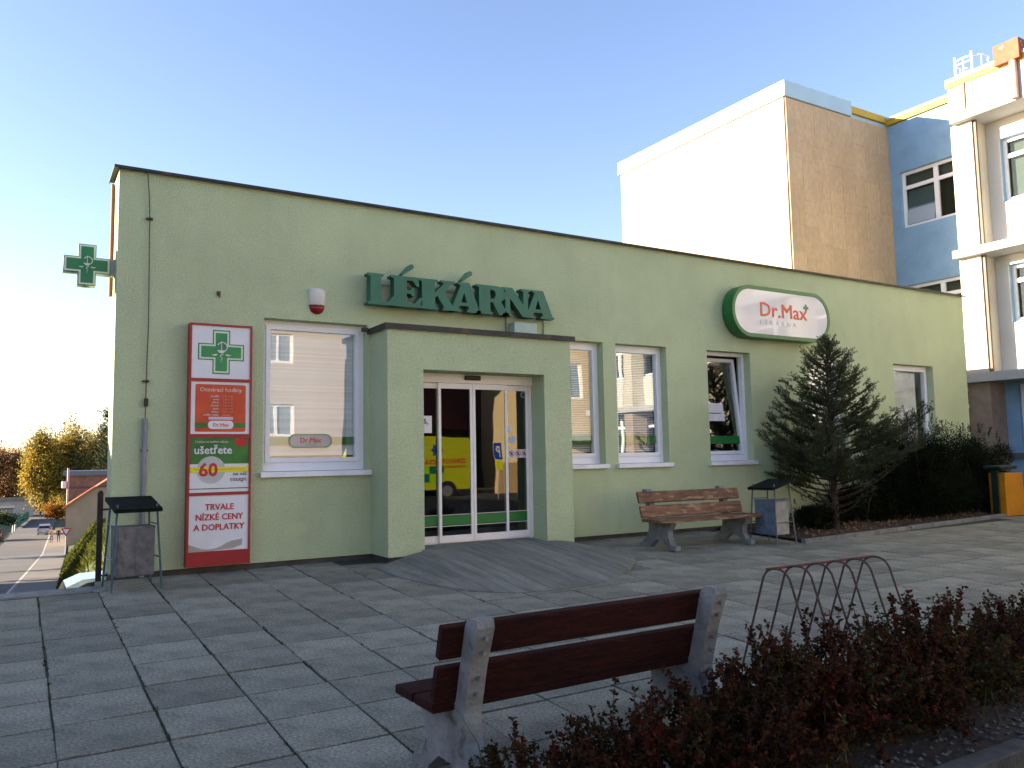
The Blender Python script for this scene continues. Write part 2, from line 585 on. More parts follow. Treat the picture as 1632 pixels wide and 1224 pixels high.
for c in range(-9, 40):
    x = PX0 + 0.25 + c * 0.5
    if x > 18.6 or x < -5.9:
        continue
    shift = 0.020 * c * 1.0 + random.uniform(-0.012, 0.012)
    for r in range(0, 17):
        y = -0.62 - 0.5 * r + shift * 0.6
        if x > 0.2 and r == 0 and y > -0.35:
            continue
        if y < -6.75 and x > 0.5:
            continue
        if y < -6.3 and x > 2.6:
            continue
        if in_ramp(x - .23, y + .23) and in_ramp(x + .23, y + .23) and in_ramp(x - .23, y - .23) and in_ramp(x + .23, y - .23):
            continue
        if x > 8.9 and y > -1.75 + 0.09 * (x - 8.9):
            continue
        slabs.append((math.hypot(x - cx0, y - cy0), x, y))
    # the strip of slabs that meets the wall
    yt = -0.62 + shift * 0.6 + 0.25
    if x > 0 and x < 8.6 and yt < -0.06 and not (2.6 < x < 5.8):
        slabs.append((50, x, (yt + 0.0) / 2 - 0.01, -yt))
vis = []
for s in slabs:
    dx, dy = s[1] - cx0, s[2] - cy0
    d = dx * math.sin(yaw) + dy * math.cos(yaw)
    l = dx * math.cos(yaw) - dy * math.sin(yaw)
    vis.append((0 if (d > 1.0 and abs(l) < d * 0.66 + 0.4) else 1, s[0], s))
vis.sort(key=lambda t: (t[0], t[1]))
variants = []
for k in range(6):
    vs, fs = slab_mesh('paving_slab', 0.484 + 0.003 * (k % 3), 0.480 + 0.003 * (k % 2))
    me = bpy.data.meshes.new('paving_slab')
    me.from_pydata(vs, [], fs)
    me.materials.append(SLAB)
    me.update()
    variants.append(me)
far = MB()
for k, (o_, d_, s) in enumerate(vis):
    x, y = s[1], s[2]
    z = gz(x, y) + random.uniform(-0.002, 0.002)
    M = Matrix.Translation((x + random.uniform(-.004, .004), y + random.uniform(-.004, .004), z)) @ Matrix.Rotation(math.atan(GS) + random.gauss(0, 0.003), 4, 'X') @ Matrix.Rotation(random.gauss(0, 0.003), 4, 'Y') @ Matrix.Rotation(random.gauss(0, 0.008), 4, 'Z')
    if len(s) > 3:
        vs, fs = slab_mesh('s', 0.486, max(0.06, s[3] - 0.03))
        far.add(vs, fs, M)
    elif k < 290 and o_ == 0:
        o = link('paving_slab', random.choice(variants), plazao)
        o.matrix_local = M
    else:
        vs, fs = slab_mesh('s', 0.488, 0.488)
        far.add(vs, fs, M)
tag(far.build('paving_slabs_beyond', SLABS, plazao), kind='stuff')

# moss and weeds in the slab joints
b = MB()
for k in range(420):
    c = random.choice((-2, -1, 0, 1, 2, 3, 4, 5, 6, 7, 8, 9, 10))
    x = PX0 + c * 0.5 + random.gauss(0, .006)
    y = random.uniform(-6.6, -.7)
    z = gz(x, y) - .006
    for e in range(random.randint(3, 9)):
        a = random.uniform(0, 6.28); h = random.uniform(.006, .022)
        xx, yy_ = x + random.gauss(0, .006), y + random.gauss(0, .03)
        b.add([(xx - .003, yy_, z), (xx + .003, yy_, z), (xx + math.cos(a) * h * .5, yy_ + math.sin(a) * h * .5, z + h)], [(0, 1, 2)])
tag(b.build('joint_moss', mat('moss_green', (.045, .055, .018), .9, .4, 5, spec=.1)), kind='stuff')

# edge kerb and retaining wall on the left
b = MB()
b.box(-6.4, -0.03, -0.40, -0.28, -2.6, gz(0, -.35) - 0.013)
rw = tag(b.build('retaining_wall', CONCD), kind='structure')
for i in range(7):
    b = MB()
    b.box(-6.35 + 0.9 * i, -6.35 + 0.9 * i + 0.885, -0.62, -0.27, gz(0, -.4) - 0.012, gz(0, -.4) + 0.007, bev=0.006)
    b.build('coping_stone', CONC, rw)

# ramp in front of the door, made of narrow tamped strips
rampo = MB()
rampo.prism([(p[0], p[1]) for p in ramp_poly], -0.32, -0.19, 'z')
rampo = tag(rampo.build('ramp', CONCD), kind='structure')
def ramp_z(x, y):
    sx_ = min(1, max(0, (x - 2.60) / 0.72)) * min(1, max(0, (5.98 - x) / 0.9))
    sx_ = sx_ * sx_ * (3 - 2 * sx_)
    t = min(1, max(0, (-0.35 - y) / 2.2))
    top = 0.075
    g = gz(x, y) + 0.008
    return g + (top - g) * (1 - t) * sx_
def ramp_span(x):
    ysn = []
    n = len(ramp_poly)
    for i in range(n):
        (xa, ya), (xb, yb) = ramp_poly[i], ramp_poly[i - 1]
        if (xa > x) != (xb > x):
            ysn.append(ya + (yb - ya) * (x - xa) / (xb - xa))
    return min(ysn), max(ysn)
x = 2.64
while x < 5.82:
    w = random.uniform(0.13, 0.19)
    x1 = min(x + w, 5.90)
    if x1 - x < 0.03:
        break
    xm = (x + x1) / 2
    la, ha = ramp_span(x + .001)
    lb, hb = ramp_span(x1 - .001)
    if 3.32 < xm < 5.04:
        ha = hb = -0.20
    b = MB()
    ny = 8
    vs, fs = [], []
    g_ = 0.005
    for i in range(ny + 1):
        for xx, dz in ((x + 0.001, -0.05), (x + 0.001, -g_), (x + g_, 0), (x1 - g_, 0), (x1 - 0.001, -g_), (x1 - 0.001, -0.05)):
            t_ = (xx - x) / (x1 - x)
            lo, hi = la + (lb - la) * t_, ha + (hb - ha) * t_
            y = lo + (hi - lo) * i / ny
            vs.append((xx, y, ramp_z(xx, y) + dz))
    for i in range(ny):
        for k in range(5):
            a = i * 6 + k
            fs.append((a, a + 1, a + 7, a + 6))
    fs += [(5, 4, 3, 2, 1, 0), tuple(ny * 6 + k for k in range(6))]
    b.add(vs, fs)
    b.build('ramp_strip', RAMPM, rampo)
    x = x1

# ------------------------------------------------------------------ wall with openings
def wall_openings(b, X0, X1, Z0, Z1, ops, yf, yb, axis='x', mi=0):
    """front at yf, back at yb, openings (x0,x1,z0,z1); axis 'x': wall runs along X. 'y': wall runs along Y, yf/yb are X values"""
    cx = sorted(set([X0, X1] + [o[0] for o in ops] + [o[1] for o in ops]))
    cz = sorted(set([Z0, Z1] + [o[2] for o in ops] + [o[3] for o in ops]))
    def P(u, d, z):
        return (u, d, z) if axis == 'x' else (d, u, z)
    def isop(u, z):
        return any(o[0] < u < o[1] and o[2] < z < o[3] for o in ops)
    for i in range(len(cx) - 1):
        for k in range(len(cz) - 1):
            a, c, z0, z1 = cx[i], cx[i + 1], cz[k], cz[k + 1]
            if isop((a + c) / 2, (z0 + z1) / 2):
                continue
            b.quad(P(a, yf, z0), P(c, yf, z0), P(c, yf, z1), P(a, yf, z1), mi)
            b.quad(P(a, yb, z1), P(c, yb, z1), P(c, yb, z0), P(a, yb, z0), mi)
    for (a, c, z0, z1) in ops:
        b.quad(P(a, yf, z0), P(a, yf, z1), P(a, yb, z1), P(a, yb, z0), mi)
        b.quad(P(c, yf, z0), P(c, yb, z0), P(c, yb, z1), P(c, yf, z1), mi)
        b.quad(P(a, yf, z1), P(c, yf, z1), P(c, yb, z1), P(a, yb, z1), mi)
        b.quad(P(a, yf, z0), P(a, yb, z0), P(c, yb, z0), P(c, yf, z0), mi)
    b.quad(P(X0, yf, Z0), P(X0, yf, Z1), P(X0, yb, Z1), P(X0, yb, Z0), mi)
    b.quad(P(X1, yf, Z0), P(X1, yb, Z0), P(X1, yb, Z1), P(X1, yf, Z1), mi)
    b.quad(P(X0, yf, Z1), P(X1, yf, Z1), P(X1, yb, Z1), P(X0, yb, Z1), mi)
    b.quad(P(X0, yf, Z0), P(X0, yb, Z0), P(X1, yb, Z0), P(X1, yf, Z0), mi)

def frame_rect(b, x0, x1, z0, z1, w, y0, y1, wb=None, wt=None, M=None):
    wb = w if wb is None else wb
    wt = w if wt is None else wt
    b.box(x0, x0 + w, y0, y1, z0, z1, M)
    b.box(x1 - w, x1, y0, y1, z0, z1, M)
    b.box(x0 + w, x1 - w, y0, y1, z1 - wt, z1, M)
    b.box(x0 + w, x1 - w, y0, y1, z0, z0 + wb, M)

# ------------------------------------------------------------------ pharmacy
ph = thing('pharmacy', 'low pale green rendered pharmacy building with flat roof and projecting entrance porch', 'building')
HZ0, HZ1 = 0.985, 2.79
wins = [(1.55, 2.81), (5.49, 6.455), (6.69, 7.68), (8.54, 9.515), (10.97, 11.95), (13.395, 14.68)]
H = 4.30
ops = [(a, c, HZ0, HZ1) for a, c in wins]
b = MB()
wall_openings(b, 0.0, 15.86, 0.0, H, ops + [(3.0, 5.35, 0.05, 2.45)], 0.0, 0.30)
b.build('wall', STUCCO, ph)
b = MB()
b.box(0.0, 15.86, 0.302, 0.47, 2.85, H - .002)
b.box(0.0, 1.1, 0.302, 0.47, -0.9, 2.849)
b.box(15.45, 15.86, 0.302, 0.47, -0.9, 2.849)
b.build('wing_wall', STUCCO, ph)
b = MB()   # the rest of the building shell
b.box(1.1, 1.35, 0.302, 9.5, -3.6, 3.25)
b.box(15.2, 15.45, 0.302, 9.5, -3.6, 3.25)
b.box(1.35, 15.2, 9.25, 9.5, -3.6, 3.25)
b.build('rear_walls', STUCCO, ph)
b = MB()
b.box(1.352, 15.198, 0.304, 9.248, -0.2, 0.0)
b.box(1.352, 15.198, 0.304, 9.248, 3.0, 3.2)
b.box(1.36, 15.19, 3.2, 3.3, 0.002, 2.998)
b.build('interior', DARKIN, ph)
b = MB()
b.box(0.02, 15.84, 0.03, 0.30, -0.9, -0.001)
b.build('plinth', STUCCO_P, ph)
b = MB()
b.box(-0.055, 15.93, -0.06, 0.56, H + 0.002, H + 0.018)
b.box(0.95, 15.6, 0.565, 9.65, 3.252, 3.31)
b.box(-0.055, 15.93, -0.062, -0.054, H - 0.014, H + 0.0)
b.box(-0.057, -0.05, -0.05, 0.56, H - 0.014, H + 0.0)
b.build('roof', TRIM, ph)
b = MB()
b.box(-0.035, -0.005, 0.40, 0.47, 2.98, H - 0.06)
b.build('corner_board', mat('brown_board', (0.20, 0.07, 0.03), 0.7), ph)

def blind(parent, x0, x1, z0, z1, y, tilt=0.6, sp=0.026, m=None):
    b = MB()
    z = z1
    dy, dz = 0.012 * math.cos(tilt), 0.012 * math.sin(tilt)
    while z > z0:
        b.quad((x0, y - dy, z - dz), (x1, y - dy, z - dz), (x1, y + dy, z + dz), (x0, y + dy, z + dz))
        z -= sp
    b.box(x0, x1, y - 0.02, y + 0.02, z1 + 0.005, z1 + 0.04)
    for t in (0.18, 0.82):
        xx = x0 + (x1 - x0) * t
        b.box(xx - .001, xx + .001, y - .014, y - .013, z0, z1)
    return tag(b.build('blind', m or BLIND, parent), kind='stuff')

def pharm_window(i, a, c):
    b = MB()
    fy0, fy1 = 0.14, 0.215
    frame_rect(b, a + .001, c - .001, HZ0 + .03, HZ1 - .001, 0.055, fy0, fy1, wb=0.10)
    tilted = (i == 3)
    if not tilted:
        frame_rect(b, a + .057, c - .057, HZ0 + .132, HZ1 - .058, 0.052, fy0 - .018, fy1 - .01)
    fr = b.build('window', PVC, ph)
    b = MB()
    if not tilted:
        b.box(a + .10, c - .10, 0.162, 0.170, HZ0 + .18, HZ1 - .105)
        b.build('pane', GLASS, fr)
    else:
        M = Matrix.Translation((0, 0.20, HZ0 + .13)) @ Matrix.Rotation(R_(-5.5), 4, 'X') @ Matrix.Translation((0, -0.20, -HZ0 - .13))
        s = MB()
        frame_rect(s, a + .06, c - .06, HZ0 + .132, HZ1 - .075, 0.055, 0.15, 0.21, M=M)
        so = s.build('sash', PVC, fr)
        b.box(a + .115, c - .115, 0.172, 0.180, HZ0 + .187, HZ1 - .13, M)
        b.build('pane', GLASS, fr)
        p = MB()
        p.box(a + .19, a + .56, 0.165, 0.1665, 1.80, 1.96, M)
        p.box(a + .20, a + .57, 0.163, 0.1645, 1.665, 1.785, M)
        p.build('paper_notice', WHITEP, fr)
        g = MB()
        g.box(a + .116, c - .116, 0.1665, 0.1685, 1.29, 1.42, M)
        g.build('sticker_band', GREENB, fr)
    # outside sill
    b = MB()
    vs = [(a - .035, -0.055, HZ0 - .012), (c + .035, -0.055, HZ0 - .012), (c + .035, 0.14, HZ0 + .028), (a - .035, 0.14, HZ0 + .028),
          (a - .035, -0.055, HZ0 - .052), (c + .035, -0.055, HZ0 - .052), (c + .035, -0.045, HZ0 - .052), (a - .035, -0.045, HZ0 - .052)]
    b.box(a + .002, c - .002, -0.05, 0.139, HZ0 + .003, HZ0 + .025)
    b.box(a - .035, c + .035, -0.062, -0.003, HZ0 - .036, HZ0 + .026, bev=.004)
    b.build('sill', SILLM, fr)
    return fr
W = [pharm_window(i, a, c) for i, (a, c) in enumerate(wins)]
# first window: white blind, green band with the logo plate
blind(W[0], 1.66, 2.70, 1.20, 2.66, 0.215, 1.22, 0.022)
b = MB(); b.box(1.652, 1.905, .1735, .1755, 1.323, 1.417); b.build('sticker_band', GREENB, W[0])
b = MB(); b.box(2.395, 2.705, .1735, .1755, 1.323, 1.417); b.build('sticker_band', GREENB, W[0])
pl = shape('sticker_plate', [rrect(1.885, 2.415, 1.285, 1.450, .08)], .002, mat('sticker_rim', (.32, .40, .20), .5), W[0], (0, .157, 0))
shape('sticker_plate', [rrect(1.905, 2.395, 1.300, 1.435, .066)], .002, mat('sticker_face', (.66, .56, .49), .5), W[0], (0, .1545, 0))
text('Dr.Max', .085, ORTXT, W[0], (2.15, .152, 1.348), align='CENTER', bold=.012)
text('LÉKÁRNA', .024, GREYTXT, W[0], (2.15, .152, 1.316), align='CENTER', spacing=1.5)
blind(W[1], 5.60, 6.35, 1.2, 2.66, 0.23, 0.9)
blind(W[2], 6.80, 7.57, 1.2, 2.66, 0.23, 0.7)
blind(W[4], 11.08, 11.84, 1.2, 2.66, 0.23, 0.9)
b = MB(); b.box(13.5, 14.40, .22, .225, 1.2, 2.66); b.build('roller_blind', mat('pale_roller', (.80, .78, .74), .8), W[5])
for wv, a, c in ((W[1], 5.6, 6.35), (W[2], 6.8, 7.57), (W[4], 11.08, 11.84)):
    b = MB(); b.box(a, c, .1735, .1755, 1.31, 1.42); b.build('sticker_band', GREENB, wv)

# porch
PX_0, PX_1, PY = 2.85, 5.48, -0.54
b = MB()
wall_openings(b, PX_0, PX_1, 0.0, 2.70, [(3.313, 5.055, 0.001, 2.205)], PY, -0.235)
b.box(PX_0 + .001, 3.315, -0.2349, 0.0, 0.0, 2.70)
b.box(5.057, PX_1 - .001, -0.2349, 0.0, 0.0, 2.70)
b.box(3.316, 5.056, -0.2349, 0.0, 2.33, 2.70)
b.build('porch', STUCCO, ph)
b = MB()
b.box(PX_0 + .03, 3.30, PY + .03, 0.02, -0.5, -0.001)
b.box(5.08, PX_1 - .03, PY + .03, 0.02, -0.5, -0.001)
b.build('porch_plinth', STUCCO_P, ph)
b = MB()
b.box(PX_0 - .045, PX_1 + .055, PY - .05, -0.002, 2.703, 2.735)
b.box(PX_0 - .045, PX_1 + .055, PY - .052, PY - .044, 2.672, 2.702)
b.box(PX_0 - .047, PX_0 - .039, PY - .043, -0.002, 2.672, 2.702)
b.box(PX_0 - .12, PX_0 - .046, -.06, -0.003, 2.70, 2.745)
b.build('porch_roof', TRIM, ph)
# sliding door
b = MB()
DY = -0.212
b.box(3.25, 5.075, DY - .035, DY + .10, 2.085, 2.20)
b.box(5.012, 5.056, DY - .0, DY + .06, 0.085, 2.083)
b.box(3.25, 5.055, DY + 0.02, DY + .10, 0.05, 0.084)
b.box(3.25, 5.02, DY - .04, DY - .036, 2.098, 2.103)
door = b.build('sliding_door', CREAM, ph)
for (a, c, yo) in ((3.255, 3.700, .032), (3.664, 4.150, 0.0), (4.156, 4.672, 0.0), (4.644, 5.011, .032)):
    b = MB()
    y0 = DY + yo
    frame_rect(b, a, c, 0.088, 2.083, 0.036, y0 - .014, y0 + .016, wb=.085, wt=.07)
    lf = b.build('door_leaf', CREAM, door)
    b = MB()
    b.box(a + .037, c - .037, y0 - .003, y0 + .003, 0.174, 2.012)
    b.build('pane', DOORGLASS, door)
    b = MB()
    b.box(a + .038, c - .038, y0 - .0065, y0 - .0045, 0.30, 0.415)
    b.build('green_stripe', GREENB, door)
    b = MB()
    b.box(a + .038, c - .038, y0 - .0065, y0 - .0045, 0.285, 0.292)
    b.box(a + .038, c - .038, y0 - .0065, y0 - .0045, 0.423, 0.430)
    b.build('white_stripe', CREAMTXT, door)
b = MB(); b.box(4.02, 4.25, DY - .075, DY - .037, 2.125, 2.185, bev=.01); b.build('motion_sensor', BLACKP, door)
b = MB(); b.box(3.29, 3.585, DY + .019, DY + .021, 1.45, 1.665); b.build('notice_sheet', WHITEP, door)
text('5,', .09, DKTXT, door, (3.47, DY + .017, 1.565), bold=.01)
text('≡≡≡≡≡\n≡≡≡≡≡', .05, mat('faint_print', (.4, .4, .42), .5), door, (3.34, DY + .017, 1.51))
b = MB(); b.box(4.695, 5.0, DY + .0245, DY + .0265, 1.125, 1.235); pg = b.build('sign_strip', WHITEP, door)
for k in range(3):
    x = 4.747 + .1 * k
    shape('ban_symbol', [circ(x, 1.18, .042), circ(x, 1.18, .034), [(x - .030, 1.203), (x - .024, 1.209), (x + .030, 1.157), (x + .024, 1.151)]], .001, REDTXT, door, (0, DY + .0235, 0))
    shape('ban_picture', [[(x - .018, 1.158), (x + .016, 1.158), (x + .016, 1.19), (x + .004, 1.203), (x - .012, 1.195)]], .0008, DKTXT, door, (0, DY + .0243, 0))
shape('round_sticker', [circ(4.765, 1.36, .052)], .001, mat('pale_blue_print', (.50, .56, .68), .5), door, (0, DY + .0265, 0))
b = MB(); b.box(4.70, 4.755, DY + .0245, DY + .026, 1.47, 1.54); b.build('small_sticker', WHITEP, door)
shape('round_sticker', [circ(4.948, 1.965, .045), circ(4.948, 1.965, .028)], .001, mat('grey_sticker', (.25, .26, .26), .5), door, (0, DY + .0265, 0))

# box on the porch roof
b = MB(); b.box(4.845, 5.205, -.16, -.02, 2.737, 2.955, bev=.008)
t = tag(b.build('cable_box', PALEGREEN), 'pale green metal box standing on the porch roof under the big letters', 'box')
b = MB()
b.tube([(5.40, -.012, 3.05), (5.415, -.012, 2.95), (5.405, -.012, 2.82), (5.37, -.012, 2.737)], .008, 6)
b.tube([(4.80, -.012, 3.06), (4.80, -.012, 2.74)], .012, 6)
b.build('cable', mat('grey_cable', (.22, .22, .2), .6), t)

# ------------------------------------------------------------------ big letters
GL = {
 'L': ([[(0, 0), (.95, 0), (1, .32), (.93, .32), (.75, .13), (.48, .13), (.48, .9), (.58, .93), (.58, 1), (0, 1), (0, .93), (.1, .9), (.1, .1), (0, .07)]]),
 'E': ([[(0, 0), (.92, 0), (1, .33), (.92, .33), (.75, .13), (.5, .13), (.5, .44), (.62, .44), (.68, .36), (.75, .36), (.75, .66), (.68, .66), (.62, .56), (.5, .56), (.5, .87), (.7, .87), (.82, .7), (.9, .7), (.88, 1), (0, 1), (0, .93), (.1, .9), (.1, .1), (0, .07)]]),
 'K': ([[(0, 0), (.5, 0), (.5, .06), (.42, .1), (.42, .4), (.48, .46), (.66, .1), (.62, .06), (.62, 0), (1, 0), (1, .07), (.93, .1), (.66, .58), (.85, .9), (.95, .93), (.95, 1), (.58, 1), (.58, .94), (.66, .9), (.42, .55), (.42, .9), (.5, .94), (.5, 1), (0, 1), (0, .93), (.08, .9), (.08, .1), (0, .07)]]),
 'A': ([[(0, 0), (.36, 0), (.36, .07), (.28, .1), (.32, .2), (.58, .2), (.62, .1), (.54, .07), (.54, 0), (1, 0), (1, .07), (.94, .1), (.64, 1), (.26, 1), (.26, .94), (.35, .9), (.07, .1), (0, .07)], [(.37, .32), (.55, .32), (.46, .66)]]),
 'R': ([[(0, 0), (.5, 0), (.5, .07), (.42, .1), (.42, .42), (.5, .42), (.66, .05), (.72, 0), (1, 0), (1, .07), (.93, .1), (.76, .46), (.88, .58), (.9, .75), (.84, .92), (.68, 1), (0, 1), (0, .93), (.08, .9), (.08, .1), (0, .07)], [(.42, .54), (.55, .56), (.6, .7), (.55, .84), (.42, .86)]]),
 'N': ([[(0, 0), (.36, 0), (.36, .07), (.27, .1), (.27, .62), (.72, 0), (.92, 0), (.92, .9), (1, .93), (1, 1), (.66, 1), (.66, .93), (.75, .9), (.75, .42), (.36, 1), (0, 1), (0, .93), (.1, .9), (.1, .1), (0, .07)]]),
}
ls = thing('letter_sign', 'row of large raised dark green serif letters on the wall above the entrance', 'sign', (4.1, -.1, 3.02))
def local(p, o): return (p[0] - o[0], p[1] - o[1], p[2] - o[2])
for ch, x0, x1 in (('L', 2.738, 3.10), ('E', 3.04, 3.465), ('K', 3.42, 3.955), ('A', 3.85, 4.31), ('R', 4.245, 4.74), ('N', 4.64, 5.08), ('A', 4.985, 5.47)):
    w, h, zb = x1 - x0, .385, 3.02
    lp = [[(p[0] * w, p[1] * h) for p in q] for q in GL[ch]]
    yo = -.075 - .0015 * (int(x0 * 100) % 3)
    o = shape('letter', lp, .125, LETTER, ls, local((x0, yo, zb), ls.location))
for xa in (3.265, 4.10):
    b = MB()
    p0, p1 = Vector((xa - .06, -.19, 3.435)), Vector((xa + .055, -.19, 3.535))
    d = (p1 - p0).normalized(); n = Vector((-d.z, 0, d.x))
    pts = []
    for k in range(7):
        a = math.pi / 2 + math.pi * k / 6
        pts.append(((p0 - ls.location).x + .012 * (d.x * math.cos(a) + n.x * math.sin(a)), (p0 - ls.location).z + .012 * (d.z * math.cos(a) + n.z * math.sin(a))))
    for k in range(7):
        a = -math.pi / 2 + math.pi * k / 6
        pts.append(((p1 - ls.location).x + .032 * (d.x * math.cos(a) + n.x * math.sin(a)), (p1 - ls.location).z + .032 * (d.z * math.cos(a) + n.z * math.sin(a))))
    b.prism(pts[::-1], -.10, .02, 'y')
    b.build('accent', LETTER, ls)
b = MB()
for z in (3.09, 3.30):
    b.box(2.82 - 4.1, 5.36 - 4.1, .02, .045, z - 3.02, z - 3.02 + .03)
for x in (2.9, 3.7, 4.5, 5.3):
    b.box(x - 4.1, x - 4.1 + .03, .045, .0995, .06, .32)
b.build('mounting_rail', mat('rail_grey', (.35, .38, .34), .6), ls)

# ------------------------------------------------------------------ totem with posters
tt = thing('advertising_board', 'tall red framed board of four stacked posters fixed to the wall', 'sign', (1.05, -.07, .02))
def TL(x, y, z): return (x - 1.05, y + .07, z - .02)
b = MB()
b.box(*(.722 - 1.05, 1.388 - 1.05), -.075 + .07, -.001 + .07, 0.0, 2.635)
b.build('casing', REDM, tt)
FX0, FX1 = .722, 1.388
b = MB()
y0, y1 = -.132, -.0755
b.box(*TL(FX0, y0, .022)[:1], TL(FX0 + .022, 0, 0)[0], y0 + .07, y1 + .07, .0, 2.635)
b.box(TL(FX1 - .022, 0, 0)[0], TL(FX1, 0, 0)[0], y0 + .07, y1 + .07, .0, 2.635)
for z0, z1 in ((.022, .178), (.775, .808), (1.402, 1.440), (2.015, 2.050), (2.632, 2.655)):
    b.box(TL(FX0 + .022, 0, 0)[0], TL(FX1 - .022, 0, 0)[0], y0 + .07, y1 + .07, z0 - .02, z1 - .02)
b.build('frame', REDM, tt)
PYF = -.118
def panel(z0, z1, m, nm='poster'):
    b = MB(); b.box(TL(.744, 0, 0)[0], TL(1.366, 0, 0)[0], PYF + .07, -.0756 + .07, z0 - .02, z1 - .02); return b.build(nm, m, tt)
def flat(x0, x1, z0, z1, m, lay, parent, nm='print_block', r=.0):
    lp = rrect(x0, x1, z0, z1, r) if r else [(x0, z0), (x1, z0), (x1, z1), (x0, z1)]
    return shape(nm, [lp], .0012, m, parent, TL(0, PYF - .0014 * lay, 0))
p1 = panel(2.050, 2.632, WHITEP)
p2 = panel(1.440, 2.015, WHITEP)
p3 = panel(.808, 1.402, WHITEP)
p4 = panel(.178, .775, WHITEP)
def emblem(parent, org, s, m, right=(1, 0, 0)):
    """cup and snake emblem"""
    b = MB()
    b2 = []
    arc = circ(.03, .16, .15, 16, R_(200), R_(-75), False)
    rt = Vector(right)
    def W3(p): return tuple(Vector(org) + rt * p[0] * s + Vector((0, 0, 1)) * p[1] * s)
    arc = [(.03 + .15 * math.cos(R_(155 - 225 * i / 16)), .17 + .15 * math.sin(R_(155 - 225 * i / 16))) for i in range(17)]
    b.tube([W3(p) for p in arc], .020 * s, 6)
    b.tube([W3(p) for p in ((0, .36), (0, .0))], .014 * s, 6)
    sq = [(.05 * math.cos(i * 1.15) * (1 - i / 12), -.06 - .028 * i) for i in range(11)]
    b.tube([W3(p) for p in sq], [.020 * s * (1 - i / 13) for i in range(11)], 6)
    o = b.build('emblem', m, parent)
    n = rt.cross(Vector((0, 0, 1))) * (.004 * s)
    og = tuple(Vector(org) + n)
    bowl = [(-.14, .06), (.13, .06), (.07, -.02), (.0, -.045), (-.07, -.02)]
    shape('emblem_bowl', [[(x * s, y * s) for x, y in bowl]], .004, m, parent, og, right)
    for q in ([(-.32, -.08), (-.26, -.09), (-.16, -.07), (-.12, -.08), (-.16, -.12), (-.24, -.13)], [(.32, -.08), (.26, -.09), (.16, -.07), (.12, -.08), (.16, -.12), (.24, -.13)]):
        shape('emblem_leaf', [[(x * s, y * s) for x, y in q]], .004, m, parent, og, right)
cc = TL(1.055, PYF, 2.345)
shape('cross_outline', [crosspts(.245, .092)], .0012, mat('cross_dark', (.02, .20, .06), .4), p1, (cc[0], cc[1] - .0014, cc[2]))
shape('cross_border', [crosspts(.232, .080)], .0012, CROSSW, p1, (cc[0], cc[1] - .0028, cc[2]))
shape('cross_fill', [crosspts(.212, .062)], .0012, CROSSG, p1, (cc[0], cc[1] - .0042, cc[2]))
emblem(p1, (cc[0], cc[1] - .007, cc[2]), .34, CREAMTXT)
# opening hours poster
flat(.79, 1.325, 1.465, 1.985, ORANGE, 1, p2, r=.02)
flat(.79, 1.325, 1.51, 1.565, GREENP, 2, p2)
flat(.925, 1.195, 1.495, 1.585, WHITEP, 3, p2, r=.043)
text('Dr.Max', .055, ORTXT, p2, TL(1.06, PYF - .006, 1.522), align='CENTER', bold=.008)
text('Otevírací hodiny', .066, CREAMTXT, p2, TL(1.057, PYF - .004, 1.905), align='CENTER')
days = ['pondělí', 'úterý', 'středa', 'čtvrtek', 'pátek', 'sobota', 'neděle, svátky']
hrs = ['7.30-17.00', '7.30-17.00', '7.30-17.00', '7.30-17.00', '7.30-17.00', '8.00-11.00', 'zavřeno']
for k in range(7):
    z = 1.845 - .034 * k
    text(days[k], .028, CREAMTXT, p2, TL(1.035, PYF - .004, z), align='RIGHT', bold=.01)
    text(hrs[k], .026, mat('pale_orange_print', (.80, .36, .22), .5), p2, TL(1.075, PYF - .004, z))
flat(.93, 1.19, 1.597, 1.628, mat('lilac_print', (.60, .52, .62), .5), 2, p2)
# savings poster
flat(.745, 1.365, 1.115, 1.40, GREENP, 1, p3)
shape('print_block', [circ(.965, 1.05, .148)], .0012, mat('pill_grey', (.52, .53, .50), .4), p3, TL(0, PYF - .0028, 0))
text('S kartou na každém nákupu', .034, CREAMTXT, p3, TL(.795, PYF - .004, 1.345), sx=.92)
text('ušetřete', .125, WHITEP, p3, TL(.785, PYF - .004, 1.225), bold=.018, sx=.95)
shape('print_block', [[(1.21, 1.39), (1.30, 1.40), (1.35, 1.36), (1.33, 1.31), (1.26, 1.30), (1.21, 1.34)]], .0012, REDTXT, p3, TL(0, PYF - .0028, 0))
text('60', .20, REDTXT, p3, TL(.835, PYF - .0042, .985), bold=.03)
flat(.748, 1.362, 1.025, 1.082, YELP, 4, p3)
text('na váš', .06, DKTXT, p3, TL(1.345, PYF - .003, .985), align='RIGHT')
text('recept', .068, DKTXT, p3, TL(1.345, PYF - .003, .925), align='RIGHT')
flat(.79, 1.33, 1.052, 1.058, ORTXT, 5, p3)
flat(.746, 1.364, .842, .852, GREENP, 1, p3)
# low prices poster
for k, tx in enumerate(('TRVALE', 'NÍZKÉ CENY', 'A DOPLATKY')):
    text(tx, .093, REDTXT, p4, TL(1.06, PYF - .002, .618 - .108 * k), align='CENTER', bold=.022, sx=.94)
sw = [(.746, .262)] + [(.746 + .56 * i / 10, .262 - .065 * math.sin(math.pi * min(1, i / 7.5)) + (.03 * max(0, i - 6) / 4)) for i in range(11)] + [(1.30, .225), (1.20, .195), (1.0, .180), (.746, .180)]
shape('print_block', [sw], .0012, SKINW, p4, TL(0, PYF - .0014, 0))

